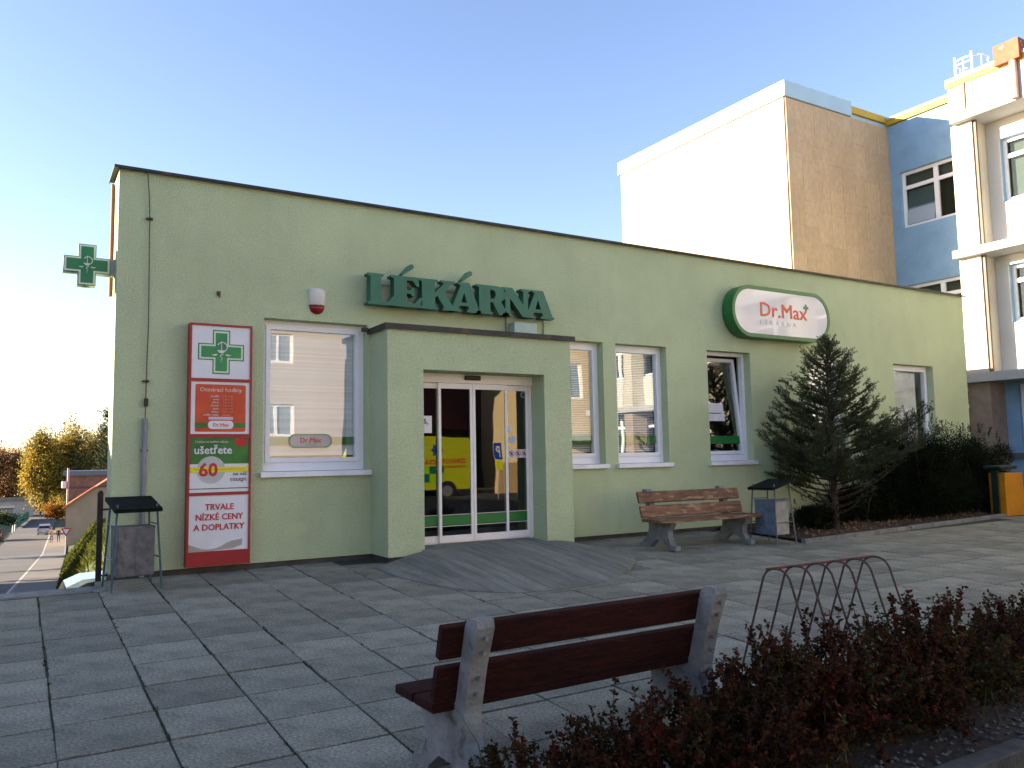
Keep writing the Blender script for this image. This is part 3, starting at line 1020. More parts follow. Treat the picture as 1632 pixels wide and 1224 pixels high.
# ------------------------------------------------------------------ pill shaped lit sign
ps = thing('logo_sign', 'long white rounded sign box with green rim on the wall above the spruce', 'sign', (10.1, -.02, 3.45))
o = ps.location
shape('casing', [rrect(8.905 - 10.1, 11.30 - 10.1, 3.02 - 3.45, 3.875 - 3.45, .42, 12)], .20, mat('sign_green', (.02, .16, .04), .4, .1), ps, (0, 0, 0))
shape('rim', [rrect(8.905 - 10.1, 11.30 - 10.1, 3.02 - 3.45, 3.875 - 3.45, .42, 12), rrect(8.965 - 10.1, 11.24 - 10.1, 3.08 - 3.45, 3.815 - 3.45, .36, 12)], .02, mat('sign_green', (.02, .16, .04), .4, .1), ps, (0, -.2005, 0))
shape('face', [rrect(8.967 - 10.1, 11.238 - 10.1, 3.082 - 3.45, 3.813 - 3.45, .358, 12)], .012, mat('sign_white', (.70, .68, .69), .12, .03, 2, coat=.5), ps, (0, -.2005, 0))
text('Dr.Max', .335, mat('logo_red', (.68, .075, .025), .4, .03), ps, (9.53 - 10.1, -.2135, 3.385 - 3.45), bold=.012, sx=1.14, depth=.002)
text('LÉKÁRNA', .105, mat('logo_grey', (.45, .52, .48), .4), ps, (9.535 - 10.1, -.2135, 3.245 - 3.45), spacing=1.85, depth=.001, sx=1.22)
shape('plus', [crosspts(.062, .022)], .003, mat('logo_green', (.02, .22, .10), .4), ps, (10.685 - 10.1, -.2135, 3.60 - 3.45))

# ------------------------------------------------------------------ alarm, cross sign, rod, hook, post
al = thing('alarm_siren', 'small white alarm siren with red lens above the left window', 'alarm', (2.17, 0, 3.02))
def lathe_half(b, prof, n=14, cx=0, squash=.62):
    vs, fs = [], []
    for (r, z) in prof:
        for k in range(n + 1):
            a = math.pi + math.pi * k / n
            vs.append((cx + r * math.cos(a), r * math.sin(a) * squash, z))
    m = n + 1
    for i in range(len(prof) - 1):
        for k in range(n):
            fs.append((i * m + k, i * m + k + 1, (i + 1) * m + k + 1, (i + 1) * m + k))
    b.add(vs, fs)
b = MB(); lathe_half(b, [(0, .165), (.07, .163), (.098, .15), (.104, .12), (.10, -.03), (.096, -.04), (0, -.04)]); b.build('body', mat('siren_white', (.66, .64, .56), .4), al, True)
b = MB(); lathe_half(b, [(0, -.041), (.092, -.041), (.088, -.08), (.072, -.115), (.04, -.14), (0, -.148)]); b.build('lens', mat('siren_red', (.26, .012, .012), .25), al, True)

cs = thing('cross_sign', 'green pharmacy cross sign sticking out from the left corner of the building', 'sign', (-.27, .25, 3.25))
shape('casing', [crosspts(.222, .085)], .14, mat('cross_case', (.10, .17, .13), .5), cs, (0, .07, 0))
for side, rt in ((-1, (1, 0, 0)), (1, (-1, 0, 0))):
    y = side * .0715
    shape('border', [crosspts(.214, .078)], .0015, CROSSW, cs, (0, y, 0), rt)
    shape('face', [crosspts(.196, .060)], .0015, CROSSG2, cs, (0, y + side * .0018, 0), rt)
    emblem(cs, (0, y + side * .005, 0), .27, mat('emblem_pale', (.60, .72, .62), .4), rt)
b = MB(); b.box(.222, .268, -.05, .05, -.09, .09); b.build('bracket', mat('bracket_grey', (.4, .4, .36), .5), cs)

lr = thing('lightning_conductor', 'thin lightning conductor wire running down the wall into a grey pipe', 'wire', (.31, 0, 0))
b = MB(); b.tube([(-.045, -.06, 4.30), (-.03, -.035, 4.22), (-.012, -.03, 4.0), (-.004, -.03, 3.775), (.002, -.03, 3.2), (.008, -.03, 2.6), (.0, -.03, 2.2), (-.004, -.03, 1.58)], .0065, 6); b.build('wire', mat('wire_dark', (.10, .09, .075), .6), lr)
b = MB(); b.tube([(-.004, -.035, 1.61), (-.008, -.035, 1.2), (-.006, -.035, -.05)], .026, 10); b.build('pipe', mat('pipe_grey', (.26, .27, .29), .55, .2, 6), lr)
for z in (3.775, 2.005, 1.27, .35):
    b = MB(); b.box(-.04, .028, -.045, 0, z - .008, z + .008); b.box(-.012, .012, -.05, -.02, z - .012, z + .012); b.build('clamp', TRIM, lr)
b = MB(); b.box(-.02, .02, -.055, -.015, 1.735, 1.82, bev=.004); b.build('test_clamp', BLACKP, lr)

b = MB(); b.tube([(0, 0, 0), (0, -.05, 0), (0, -.055, -.06)], .010, 6); b.box(-.02, .02, -.012, 0, -.03, .02)
hk = b.build('wall_hook', mat('hook_brown', (.10, .07, .045), .7))
hk.location = (1.04, 0, 3.03); tag(hk, 'small rusty hook on the bare wall above the poster board', 'hook')

pt = thing('black_post', 'slim black post standing at the left corner with two brackets to the wall', 'post', (-.085, .15, -.3))
b = MB(); b.box(-.027, .027, -.027, .027, -.6, 1.14, bev=.004); b.tube([(0, 0, 1.14), (0, 0, 1.16)], [.028, .012], 8); b.build('pole', BLACKP, pt)
for z in (.96, .28):
    b = MB(); b.box(.027, .086, -.008, .008, z - .010, z + .010); b.build('bracket', BLACKP, pt)

# ------------------------------------------------------------------ litter bins
def make_bin(label, loc, rz, body_m, side_m, leg_m, gap_lid):
    t = thing('litter_bin', label, 'bin', loc, rz, 'litter bins with sheet lids')
    w, d, h0, h1 = .335, .30, .13, .60
    b = MB()
    b.box(-w / 2, w / 2, -d / 2, d / 2, h0, h1, bev=.004)
    b.build('container', [body_m], t)
    b = MB(); b.box(-.004, .004, -d / 2 - .004, -d / 2, h0, h1)
    b.box(-w / 2 - .003, w / 2 + .003, -d / 2 - .003, d / 2 + .003, h1 - .02, h1 + .004)
    b.build('seam', side_m, t)
    for sx_ in (-1, 1):
        for sy in (-1, 1):
            b = MB()
            b.tube([(sx_ * .225, sy * .21, 0), (sx_ * .178, sy * .158, .82)], .0105, 6)
            b.build('leg', leg_m, t)
    b = MB()
    M = Matrix.Translation((0, 0, .825)) @ Matrix.Rotation(R_(13), 4, 'X')
    b.box(-.215, .215, -.24, .24, -.004, .004, M)
    b.box(-.215, .215, -.24, -.234, -.03, .004, M)
    b.box(-.215, -.209, -.234, .234, -.03, -.0045, M)
    b.box(.209, .215, -.234, .234, -.03, -.0045, M)
    b.build('lid', BINGREEN, t)
    b = MB()
    for sx_ in (-1, 1):
        b.tube([(sx_ * .19, -.17, .62), (sx_ * .19, .17, .62)], .007, 6)
        b.tube([(sx_ * .207, -.19, .30), (sx_ * .207, .19, .30)], .007, 6)
    b.build('crossbar', leg_m, t)
    return t
b1 = make_bin('grey metal litter bin with dark sloping lid at the left corner by the red board', (.155, -.56, gz(0, -.56)), R_(6), STEEL, STEEL, BINTEAL, .2)
b2 = make_bin('blue grey litter bin with dark sloping lid next to the wooden bench', (8.18, -1.49, gz(0, -1.5)), R_(-86), BINBLUE, BINBLUE, STEEL, .2)
for ch in b2.children:
    if ch.name.startswith('container'):
        me = ch.data
        me.materials.append(BINPALE)
        for p in me.polygons:
            if p.normal.x > .5:
                p.material_index = 1

# ------------------------------------------------------------------ benches
def bench_leg(b, x, w=.085):
    # cast concrete support: curved front and rear feet, seat arm and raked back post; side view in (y,z), front is -y
    side = [(-.34, 0), (-.20, 0), (-.16, .05), (-.06, .12), (.06, .12), (.15, .05), (.20, 0), (.40, 0), (.38, .06), (.27, .12), (.20, .24), (.19, .36),
            (.245, .56), (.315, .74), (.305, .775), (.235, .775), (.205, .74), (.11, .40), (.06, .355), (-.24, .355), (-.27, .33), (-.20, .25), (-.19, .16), (-.24, .08), (-.34, .05)]
    b.prism(side, x - w / 2, x + w / 2, 'x')
def make_bench(label, loc, rz, wood, conc, L=1.75, ins=.16, dirt=None):
    t = thing('bench', label, 'bench', loc, rz)
    for s in (-1, 1):
        b = MB(); bench_leg(b, s * (L / 2 - ins))
        b.build('leg', conc, t)
    zb = .358
    for (y0, y1) in ((-.30, -.11), (-.095, .10)):
        b = MB(); b.box(-L / 2, L / 2, y0, y1, zb, zb + .042, bev=.006)
        b.build('seat_board', wood, t)
    for (z0, z1) in ((.405, .562), (.594, .745)):
        yb = .11 + (z0 - .40) * .28
        M = Matrix.Translation((0, yb, z0)) @ Matrix.Rotation(R_(-15.5), 4, 'X')
        b = MB(); b.box(-L / 2, L / 2, -.042, 0, 0, z1 - z0, M, bev=.006)
        b.build('back_board', wood, t)
    for s in (-1, 1):
        x = s * (L / 2 - ins)
        for z in (.45, .52, .635, .70):
            y = .198 + (z - .36) * .325
            b = MB(); b.tube([(x, y - .05, z), (x, y + .012, z - .003)], .010, 6)
            b.build('bolt', BOLT, t)
    return t
bw = make_bench('weathered brown wooden bench with concrete legs beside the wall and grey bin', (7.12, -1.15, gz(0, -1.13)), R_(-2.0), WOODL, CONC, 1.80, .24)
bf = make_bench('dark red bench seen from behind in front of the red shrubs', (1.572, -6.03, gz(0, -6.0) - .012), R_(180 - 178.8 + 178.8 - 180), WOODD, CONC, 1.70, .15)
bf.rotation_euler = (0, 0, R_(180.0 + 0.8))

# ------------------------------------------------------------------ cycle rack
rk = thing('bicycle_rack', 'rusty bicycle rack of six bent rod hoops on the paving', 'rack', (3.28, -5.80, gz(0, -5.8)))
for k in range(6):
    x = .2 * k
    b = MB()
    top, r = .70, .07
    pts = [(x + .03, .34, 0.0), (x, .085, top - .05)]
    for a in range(1, 8):
        t_ = math.pi * a / 8
        pts.append((x, -.02 + .095 * math.cos(t_), top - .05 + .06 * math.sin(t_)))
    pts += [(x, -.125, top - .05), (x + .05, -.30, 0.0)]
    b.tube(pts, .0075, 6)
    b.build('hoop', RUST, rk)
b = MB()
b.tube([(-.02, .04, .702), (1.06, .04, .702)], .0085, 6)
b.build('top_bar', RUSTR, rk)

# ------------------------------------------------------------------ foliage
def leaf_arrays(P, size, aspect=.55, upbias=0.0, D=None, r=None, sizevar=.35):
    r = r or rng
    n = len(P)
    if D is None:
        D = r.normal(size=(n, 3))
        D[:, 2] += upbias
    D = D / (np.linalg.norm(D, axis=1, keepdims=True) + 1e-9)
    A = r.normal(size=(n, 3))
    U = np.cross(D, A)
    U /= (np.linalg.norm(U, axis=1, keepdims=True) + 1e-9)
    s = size * (1 + sizevar * r.uniform(-1, 1, size=(n, 1)))
    a = P
    m1 = P + D * s * .55 + U * s * aspect * .5
    t = P + D * s
    m2 = P + D * s * .55 - U * s * aspect * .5
    V = np.stack([a, m1, t, m2], 1).reshape(-1, 3)
    F = np.arange(4 * n).reshape(-1, 4)
    return V, F

LEAFM = dict(
    yel=mat('leaf_yellow', (.42, .29, .045), .6, .3, 1.5, trans=.45, spec=.05, irand=.3),
    gold=mat('leaf_gold', (.34, .27, .08), .6, .3, 1.5, trans=.4, spec=.05, irand=.3),
    olive=mat('leaf_olive', (.21, .19, .065), .6, .3, 1.5, trans=.35, spec=.05, irand=.3),
    brown=mat('leaf_brown', (.32, .18, .09), .6, .3, 1.5, trans=.3, spec=.05, irand=.3),
    orange=mat('leaf_orange', (.34, .12, .015), .6, .3, 1.5, trans=.35, spec=.05, irand=.3),
    green=mat('leaf_green', (.05, .09, .02), .6, .3, 1.5, trans=.3, spec=.05, irand=.3),
    spruce=mat('needle_spruce', (.095, .110, .052), .8, .4, 3, spec=.05, irand=.3),
    yew=mat('leaf_yew', (.014, .021, .008), .65, .5, 4, spec=.05, irand=.45),
    bred=mat('leaf_barberry_red', (.088, .018, .008), .5, .4, 6, trans=.2, spec=.05, irand=.5),
    bbrn=mat('leaf_barberry_brown', (.075, .030, .011), .5, .4, 6, trans=.2, spec=.05, irand=.5),
    bgrn=mat('leaf_barberry_green', (.042, .044, .010), .5, .4, 6, trans=.2, spec=.05, irand=.5),
    bdk=mat('leaf_barberry_dark', (.036, .018, .010), .5, .4, 6, trans=.1, spec=.05, irand=.5),
)
BARK = mat('bark', (.07, .05, .035), .95, .4, 6, bump=.6, bscale=30)
TWIG = mat('twig', (.045, .026, .020), .9, .4, 12)

def crown_tree(name, label, cat, loc, h, crz, rad, pal, n, leaf, trunk_r, seed, group=None, nclump=26):
    r = np.random.default_rng(seed)
    t = thing(name, label, cat, loc, 0, group)
    b = MB()
    b.tube([(0, 0, -.4), (.05 * h / 20, 0, h * .25), (0, .1, h * .55), (.1, 0, h * .86)], [trunk_r, trunk_r * .8, trunk_r * .5, trunk_r * .12], 8)
    C = []
    for k in range(nclump):
        while True:
            p = r.uniform(-1, 1, 3)
            if np.linalg.norm(p) < 1:
                break
        c = np.array([p[0] * rad[0], p[1] * rad[1], crz + p[2] * rad[2]])
        C.append(c)
        z0 = max(h * .18, min(h * .7, c[2] - abs(p[0]) * rad[0] * .8 - 1))
        b.tube([(0, 0, z0), tuple(c * .5 + np.array([0, 0, z0]) * .5 + np.array([0, 0, .3])), tuple(c)], [trunk_r * .35, trunk_r * .22, trunk_r * .06], 5, cap=False)
    b.build('trunk', BARK, t)
    C = np.array(C)
    idx = r.integers(0, nclump, n)
    cr = r.uniform(.22, .42, nclump)[idx][:, None]
    P = C[idx] + r.normal(size=(n, 3)) * cr * np.array([rad[0], rad[1], rad[2]]) * .75
    V, F = leaf_arrays(P, leaf, .7, -.2, r=r)
    cm = r.choice(len(pal), nclump, p=[q[1] for q in pal])[idx]
    ov = r.random(n) < .3
    cm[ov] = r.choice(len(pal), ov.sum(), p=[q[1] for q in pal])
    link('crown', fast_mesh('crown', V, F, [LEAFM[q[0]] for q in pal], cm), t)
    return t

def spruce(name, label, loc, H, prof, seed, nbr, needle=.022, nwidth=.0045, dens=200, lowest=.3, detail=True):
    r = np.random.default_rng(seed)
    t = thing(name, label, 'tree', loc)
    b = MB()
    b.tube([(0, 0, -.15), (.01, 0, H * .3), (-.01, .01, H * .7), (0, 0, H * .97)], [.055 * H / 3, .045 * H / 3, .022 * H / 3, .005], 8)
    b.build('trunk', BARK, t)
    zs_, rs_ = zip(*prof)
    br = MB()
    NP, ND, BI = [], [], []
    for k in range(nbr):
        z = lowest + (H * .97 - lowest) * ((k + r.uniform(-.4, .4)) / nbr) ** 1.0
        L = np.interp(z, zs_, rs_) * r.uniform(.55, 1.10)
        az = k * 2.399 + r.uniform(-.5, .5)
        L *= .90 + .10 * math.sin(2 * az + 3.1 * z * 3 / H) + .08 * math.sin(3 * az - 5 * z * 3 / H)
        rise = r.uniform(.16, .42) + .55 * max(0, z / H - .45)
        d = np.array([math.cos(az), math.sin(az), 0])
        nseg = 7
        pts = []
        for i in range(nseg + 1):
            s = i / nseg
            pts.append(np.array([0, 0, z - .06 * L]) + d * L * s + np.array([0, 0, 1]) * (L * (rise * s - .16 * s * (1 - s) + .14 * s ** 3)))
        br.tube([tuple(p) for p in pts], [.012 * H / 3 * (1 - .85 * i / nseg) + .002 for i in range(nseg + 1)], 5, cap=False)
        side = np.cross(d, [0, 0, 1])
        tw = [(pts[i], pts[i + 1]) for i in range(2, nseg)]
        bare = z < H * .22
        step = .066 * H / 3
        m = int(L / step)
        for j in range(m):
            s = (j + .6) / m
            if s < .22 or (bare and s < .7):
                continue
            f = s * nseg
            i = min(int(f), nseg - 1)
            p = pts[i] + (pts[i + 1] - pts[i]) * (f - i)
            for sg in (-1, 1):
                if r.random() < .12:
                    continue
                tl = (.12 + .34 * (1 - s) * min(1, L / 1.2)) * (H / 3) * r.uniform(.6, 1.2) * (.55 if bare else 1)
                dd = d * r.uniform(.55, .9) + side * sg * r.uniform(.5, .95) + np.array([0, 0, r.uniform(.15, .85)])
                dd /= np.linalg.norm(dd)
                q = p + dd * tl
                br.tube([tuple(p), tuple(q)], [.004 * H / 3, .0015], 3, cap=False)
                tw.append((p, q))
                if tl > .2 * H / 3:
                    for u in (.35, .6, .8):
                        for sg2 in (-1, 1):
                            if r.random() < .3:
                                continue
                            p2 = p + (q - p) * u
                            sd2 = np.cross(dd, [0, 0, 1]) * sg2
                            d3 = dd * .7 + sd2 * .7 + np.array([0, 0, r.uniform(0, .4)])
                            d3 /= np.linalg.norm(d3)
                            tw.append((p2, p2 + d3 * tl * r.uniform(.3, .5)))
        if not bare:
            for e in range(6):
                p = pts[nseg] - d * r.uniform(0, .12) * H / 3
                d4 = d * r.uniform(.3, 1.0) + side * r.uniform(-.8, .8) + np.array([0, 0, r.uniform(.2, 1.1)])
                d4 /= np.linalg.norm(d4)
                tw.append((p, p + d4 * r.uniform(.08, .17) * H / 3))
        for (p, q) in tw:
            ln = np.linalg.norm(q - p)
            nn = max(3, int(ln * dens))
            if bare:
                nn = nn // 3
            s = r.random((nn, 1))
            ax = (q - p) / (ln + 1e-9)
            NP.append(p + (q - p) * s)
            a = r.normal(size=(nn, 3))
            a -= ax * (a @ ax)[:, None]
            a /= np.linalg.norm(a, axis=1, keepdims=True)
            ND.append(a * .75 + ax * .65 + np.array([0, 0, .15]))
    # leader
    for s0 in np.linspace(H * .82, H, 14):
        nn = 26
        NP.append(np.tile([0, 0, s0], (nn, 1)) + r.normal(size=(nn, 3)) * .012)
        a = r.normal(size=(nn, 3)); a[:, 2] = abs(a[:, 2]) + .5
        ND.append(a)
    br.build('branches', TWIG, t)
    P = np.concatenate(NP); D = np.concatenate(ND)
    V, F = leaf_arrays(P, needle, nwidth / needle, D=D, r=r)
    link('needles', fast_mesh('needles', V, F, [LEAFM['spruce']]), t)
    return t

spruce('spruce_tree', 'small dark spruce tree growing in the bed by the wall', (10.24, -.95, gz(0, -.95) - .02), 3.10,
       [(.2, .6), (.45, 1.10), (.72, 1.62), (.95, 1.68), (1.25, 1.48), (1.6, 1.16), (2.0, .82), (2.4, .50), (2.8, .20), (3.1, .05)], 5, 128, needle=.030, nwidth=.0085, dens=230)

def bush(name, label, loc, rx, ry, h, n, leaf, m, seed, group=None, cat='bush', lumps=16, top_spikes=0, twm=None):
    r = np.random.default_rng(seed)
    t = thing(name, label, cat, loc, 0, group)
    b = MB()
    for k in range(9):
        a = r.uniform(0, 6.28)
        b.tube([(.1 * math.cos(a), .1 * math.sin(a), -.05), (rx * .45 * math.cos(a), ry * .45 * math.sin(a), h * .5), (rx * .75 * math.cos(a), ry * .75 * math.sin(a), h * r.uniform(.6, .85))], [.02, .014, .005], 5)
    b.build('stems', twm or TWIG, t)
    C = []
    for k in range(lumps):
        p = r.normal(size=3); p /= np.linalg.norm(p)
        q = r.uniform(.25, .82)
        C.append([p[0] * rx * q, p[1] * ry * q, h * .44 + p[2] * h * .5 * q * .98])
    for k in range(lumps):
        if k % 3 == 0:
            a, q = r.uniform(0, 6.28), r.uniform(.2, .78)
            C[k] = [rx * q * math.cos(a), ry * q * math.sin(a), h * r.uniform(.06, .30)]
    C = np.array(C)
    idx = r.integers(0, lumps, n)
    u = r.normal(size=(n, 3)); u /= np.linalg.norm(u, axis=1, keepdims=True)
    rad = r.uniform(.25, .42, lumps)[idx][:, None] * (r.random((n, 1)) ** .45)
    P = C[idx] + u * rad * np.array([rx * 1.1, ry * 1.1, h * .55])
    P += r.normal(size=(n, 3)) * .02
    D = u * .8 + r.normal(size=(n, 3)) * .6 + np.array([0, 0, .35])
    ok = P[:, 2] > .02
    P, D = P[ok], D[ok]
    if top_spikes:
        sp, sdir = [], []
        for k in range(top_spikes):
            a, q = r.uniform(0, 6.28), r.uniform(0, .8)
            base = np.array([rx * q * math.cos(a), ry * q * math.sin(a), h * (1 - .35 * q * q) * .93])
            dv = np.array([math.cos(a) * .25, math.sin(a) * .25, 1]) + r.normal(size=3) * .15
            ln = r.uniform(.08, .2)
            for j in range(26):
                sp.append(base + dv * ln * j / 26); sdir.append(r.normal(size=3) * .7 + dv)
        P = np.concatenate([P, np.array(sp)]); D = np.concatenate([D, np.array(sdir)])
    V, F = leaf_arrays(P, leaf, .34, D=D, r=r)
    link('foliage', fast_mesh('foliage', V, F, [m]), t)
    return t
bush('yew_bush', 'large dark yew bush under the right end window of the green building', (13.1, -.62, gz(0, -.6)), 1.42, .66, 1.90, 120000, .034, LEAFM['yew'], 21, top_spikes=34, lumps=46)
bush('yew_bush', 'dark bush between the big yew bush and the yellow bin', (15.1, -.42, gz(0, -.4)), 1.2, .62, 1.66, 85000, .034, LEAFM['yew'], 22, top_spikes=22, lumps=34)
bush('yew_bush', 'small dark round bush behind the blue grey bin', (9.95, -.75, gz(0, -.7)), .46, .4, .50, 14000, .032, LEAFM['yew'], 23, top_spikes=8, lumps=16)
bush('yew_bush', 'low dark bush behind the trunk of the small spruce', (11.45, -.5, gz(0, -.5)), .95, .4, .75, 22000, .04, LEAFM['yew'], 25, top_spikes=10, lumps=18)

# planting bed by the wall
b = MB()
b.quad((8.62, -1.66, gz(0, -1.66) + .03), (17.0, -.93, gz(0, -.93) + .03), (17.0, 0.02, gz(0, 0) + .03), (8.62, 0.02, gz(0, 0) + .03))
bed = tag(b.build('planting_bed', SOIL), kind='structure')
P = np.column_stack([rng.uniform(8.7, 16.5, 1500), np.zeros(1500), np.zeros(1500)])
P[:, 1] = rng.uniform(0, 1, 1500) * (-1.5 + .08 * (P[:, 0] - 8.7)) - .05
P[:, 2] = [gz(0, y) + .035 for y in P[:, 1]]
V, F = leaf_arrays(P, .05, .6, .2)
tag(link('leaf_litter', fast_mesh('leaf_litter', V, F, [LEAFM['brown']])), kind='stuff')
kerb = MB(); kerb = None
kr = bpy.data.objects.new('bed_kerb', None); COL.objects.link(kr); tag(kr, kind='structure')
ka, kb_ = Vector((8.55, -1.70, 0)), Vector((17.0, -.96, 0))
nk = 9
for k in range(nk):
    p, q = ka.lerp(kb_, k / nk), ka.lerp(kb_, (k + 1) / nk)
    ang = math.atan2(q.y - p.y, q.x - p.x)
    ln = (q - p).length
    b = MB()
    M = Matrix.Translation((p.x, p.y, gz(0, p.y))) @ rotz(ang)
    b.box(.004, ln - .004, -.04, .04, -.1, .055, M, bev=.008)
    b.build('kerb_stone', CONC, kr)

# barberry bed in the foreground
b = MB()
b.quad((.62, -7.055, gz(0, -7) + .004), (9.2, -7.055, gz(0, -7) + .004), (9.2, -6.22, gz(0, -6.22) + .012), (.62, -6.50, gz(0, -6.50) + .012))
tag(b.build('shrub_bed', SOIL), kind='structure')
def barberry_mesh(seed, h, rx, ry, pal):
    r = np.random.default_rng(seed)
    st = MB()
    P, D = [], []
    nst = 60
    for k in range(nst):
        a = r.uniform(0, 6.28)
        q = r.random() ** .5
        tip = np.array([rx * q * math.cos(a), ry * q * math.sin(a), h * (1.02 - .52 * q * q) * r.uniform(.62, 1.12)])
        base = np.array([rx * .18 * math.cos(a), ry * .18 * math.sin(a), 0])
        mid = base * .5 + tip * .5 + np.array([0, 0, .10 * h])
        pts = [base * (1 - s) ** 2 + mid * 2 * s * (1 - s) + tip * s * s for s in np.linspace(0, 1, 7)]
        st.tube([tuple(p) for p in pts], [.0045, .004, .0035, .003, .0025, .002, .001], 4, cap=False)
        segs = [(pts[i], pts[i + 1]) for i in range(2, 6)]
        for j in range(r.integers(4, 8)):
            s = r.uniform(.3, .95)
            i = min(int(s * 6), 5)
            p = pts[i]
            dv = (pts[min(i + 1, 6)] - pts[i]); dv /= np.linalg.norm(dv) + 1e-9
            dv = dv + r.normal(size=3) * .55; dv[2] += .15; dv /= np.linalg.norm(dv)
            ln = r.uniform(.06, .20)
            st.tube([tuple(p), tuple(p + dv * ln)], [.002, .001], 3, cap=False)
            segs.append((p, p + dv * ln))
        for (p, q2) in segs:
            ln = np.linalg.norm(q2 - p)
            nn = max(2, int(ln / .018))
            for j in range(nn):
                c = p + (q2 - p) * (j + r.random()) / nn
                for e in range(4):
                    P.append(c); D.append(r.normal(size=3) + np.array([0, 0, .35]))
    P = np.array(P); D = np.array(D)
    V, F = leaf_arrays(P, .025, .58, D=D, r=r)
    n = len(P)
    zone = (np.sin(P[:, 0] * 9 + seed) + np.cos(P[:, 1] * 11 + P[:, 2] * 7)) * .25 + r.random(n) * .9
    cm = np.digitize(zone, [.24, .62, .84])
    order = np.array(pal)[cm]
    mats = ['bred', 'bbrn', 'bgrn', 'bdk']
    mi = np.array([mats.index(x) for x in order])
    stem = st
    me_l = fast_mesh('leaves', V, F, [LEAFM[x] for x in mats], mi)
    return stem, me_l
bk = []
for sd_, h, rx, ry, pal in ((31, .60, .52, .46, ('bdk', 'bbrn', 'bred', 'bgrn')), (32, .54, .50, .46, ('bred', 'bdk', 'bbrn', 'bgrn')), (33, .64, .54, .46, ('bgrn', 'bbrn', 'bdk', 'bred'))):
    st, ml = barberry_mesh(sd_, h, rx, ry, pal)
    ms = bpy.data.meshes.new('stems'); ms.from_pydata(st.v, [], st.f); ms.materials.append(TWIG); ms.update()
    bk.append((ms, ml))
spots = [(1.00, -6.85, 0, .62, .3), (1.42, -6.72, 1, .90, 1.2), (1.95, -6.72, 0, .90, 2.2), (2.42, -6.62, 2, .90, .4), (2.78, -6.56, 1, 1.12, 3.6), (3.22, -6.64, 0, .78, 4.4),
         (3.68, -6.56, 2, .99, 1.9), (3.98, -6.42, 1, .80, 5.2), (4.40, -6.50, 0, .76, .9), (4.90, -6.46, 2, .82, 2.9), (5.45, -6.40, 1, .85, 4.0), (6.1, -6.4, 2, .85, 1.0), (6.8, -6.4, 0, .85, 2.0), (.88, -6.72, 2, .62, 5.0)]
blabels = ['thin dark barberry shrub behind the left leg of the red bench', 'brownish barberry shrub behind the middle of the red bench', 'dark barberry shrub behind the right half of the red bench',
           'barberry shrub at the right end of the red bench', 'reddish barberry shrub at the left foot of the bicycle rack', 'dark low barberry shrub in front of the bicycle rack',
           'tall barberry shrub with upright shoots right of the bicycle rack', 'reddish brown barberry shrub just beyond the right end of the rack', 'mixed brown barberry shrub near the stone kerb',
           'greenish barberry shrub at the right edge of the photo', 'barberry shrub past the right edge', 'barberry shrub further along the bed past the edge', 'last barberry shrub of the bed', 'small sparse barberry shrub at the left end of the bed below the bench']
for k, (x, y, v, s, rz) in enumerate(spots):
    t = thing('barberry_shrub', blabels[k], 'shrub', (x, y, gz(x, y) - .03), rz, 'red leaved shrubs in the front bed')
    t.scale = (max(.9, s * 1.1), max(.85, s), s)
    link('stems', bk[v][0], t)
    link('leaves', bk[v][1], t)
# grass blades among the shrubs
b = MB()
for k in range(46):
    x, y = random.uniform(.8, 5), random.uniform(-6.9, -6.35)
    z = gz(x, y)
    h = random.uniform(.18, .5)
    a = random.uniform(0, 6.28)
    lx, ly = math.cos(a) * h * .45, math.sin(a) * h * .45
    w = .004
    nx_, ny_ = -math.sin(a) * w, math.cos(a) * w
    p = [(x, y, z), (x + lx * .3, y + ly * .3, z + h * .6), (x + lx, y + ly, z + h * .95)]
    b.add([(p[0][0] - nx_, p[0][1] - ny_, p[0][2]), (p[0][0] + nx_, p[0][1] + ny_, p[0][2]), (p[1][0] + nx_, p[1][1] + ny_, p[1][2]), (p[1][0] - nx_, p[1][1] - ny_, p[1][2]), p[2]], [(0, 1, 2, 3), (3, 2, 4)])
tag(b.build('tall_grass', mat('grass_blade', (.06, .10, .015), .6, .3, 5, trans=.3)), kind='stuff')
# gravel, kerb stones and road on the camera side
b = MB()
for k in range(1000):
    x, y = random.uniform(.6, 7.5), random.uniform(-7.04, -6.5)
    if random.random() < .45: y = random.uniform(-7.04, -6.86)
    r_ = random.uniform(.006, .017)
    z = gz(x, y) + .006
    M = Matrix.Translation((x, y, z + r_ * .4)) @ Matrix.Rotation(random.uniform(0, 6), 4, 'Z') @ Matrix.Diagonal((r_ * random.uniform(.8, 1.5), r_, r_ * .7, 1))
    b.add([(1, 0, 0), (-1, 0, 0), (0, 1, 0), (0, -1, 0), (0, 0, 1), (0, 0, -1)], [(0, 2, 4), (2, 1, 4), (1, 3, 4), (3, 0, 4), (2, 0, 5), (1, 2, 5), (3, 1, 5), (0, 3, 5)], M)
tag(b.build('gravel', mat('gravel_stone', (.10, .098, .09), .9, .3, 3, irand=.6)), kind='stuff')
fk = bpy.data.objects.new('front_kerb', None); COL.objects.link(fk); tag(fk, kind='structure')
for k in range(12):
    b = MB(); b.box(.6 + k * 1.0 + .006, .6 + (k + 1) * 1.0 - .006, -7.17, -7.052, gz(0, -7) - .25, gz(0, -7) + .012 + random.uniform(-.004, .004), bev=.008); b.build('kerb_stone', mat('dark_kerb', (.075, .075, .07), .95, .35, 6, bump=.4, bscale=60), fk)
b = MB()
b.quad((.6, -40, gz(0, -8) - .10), (19, -40, gz(0, -8) - .10), (19, -7.16, gz(0, -8) - .10), (.6, -7.16, gz(0, -8) - .10))
tag(b.build('asphalt_path', ASPH), kind='structure')

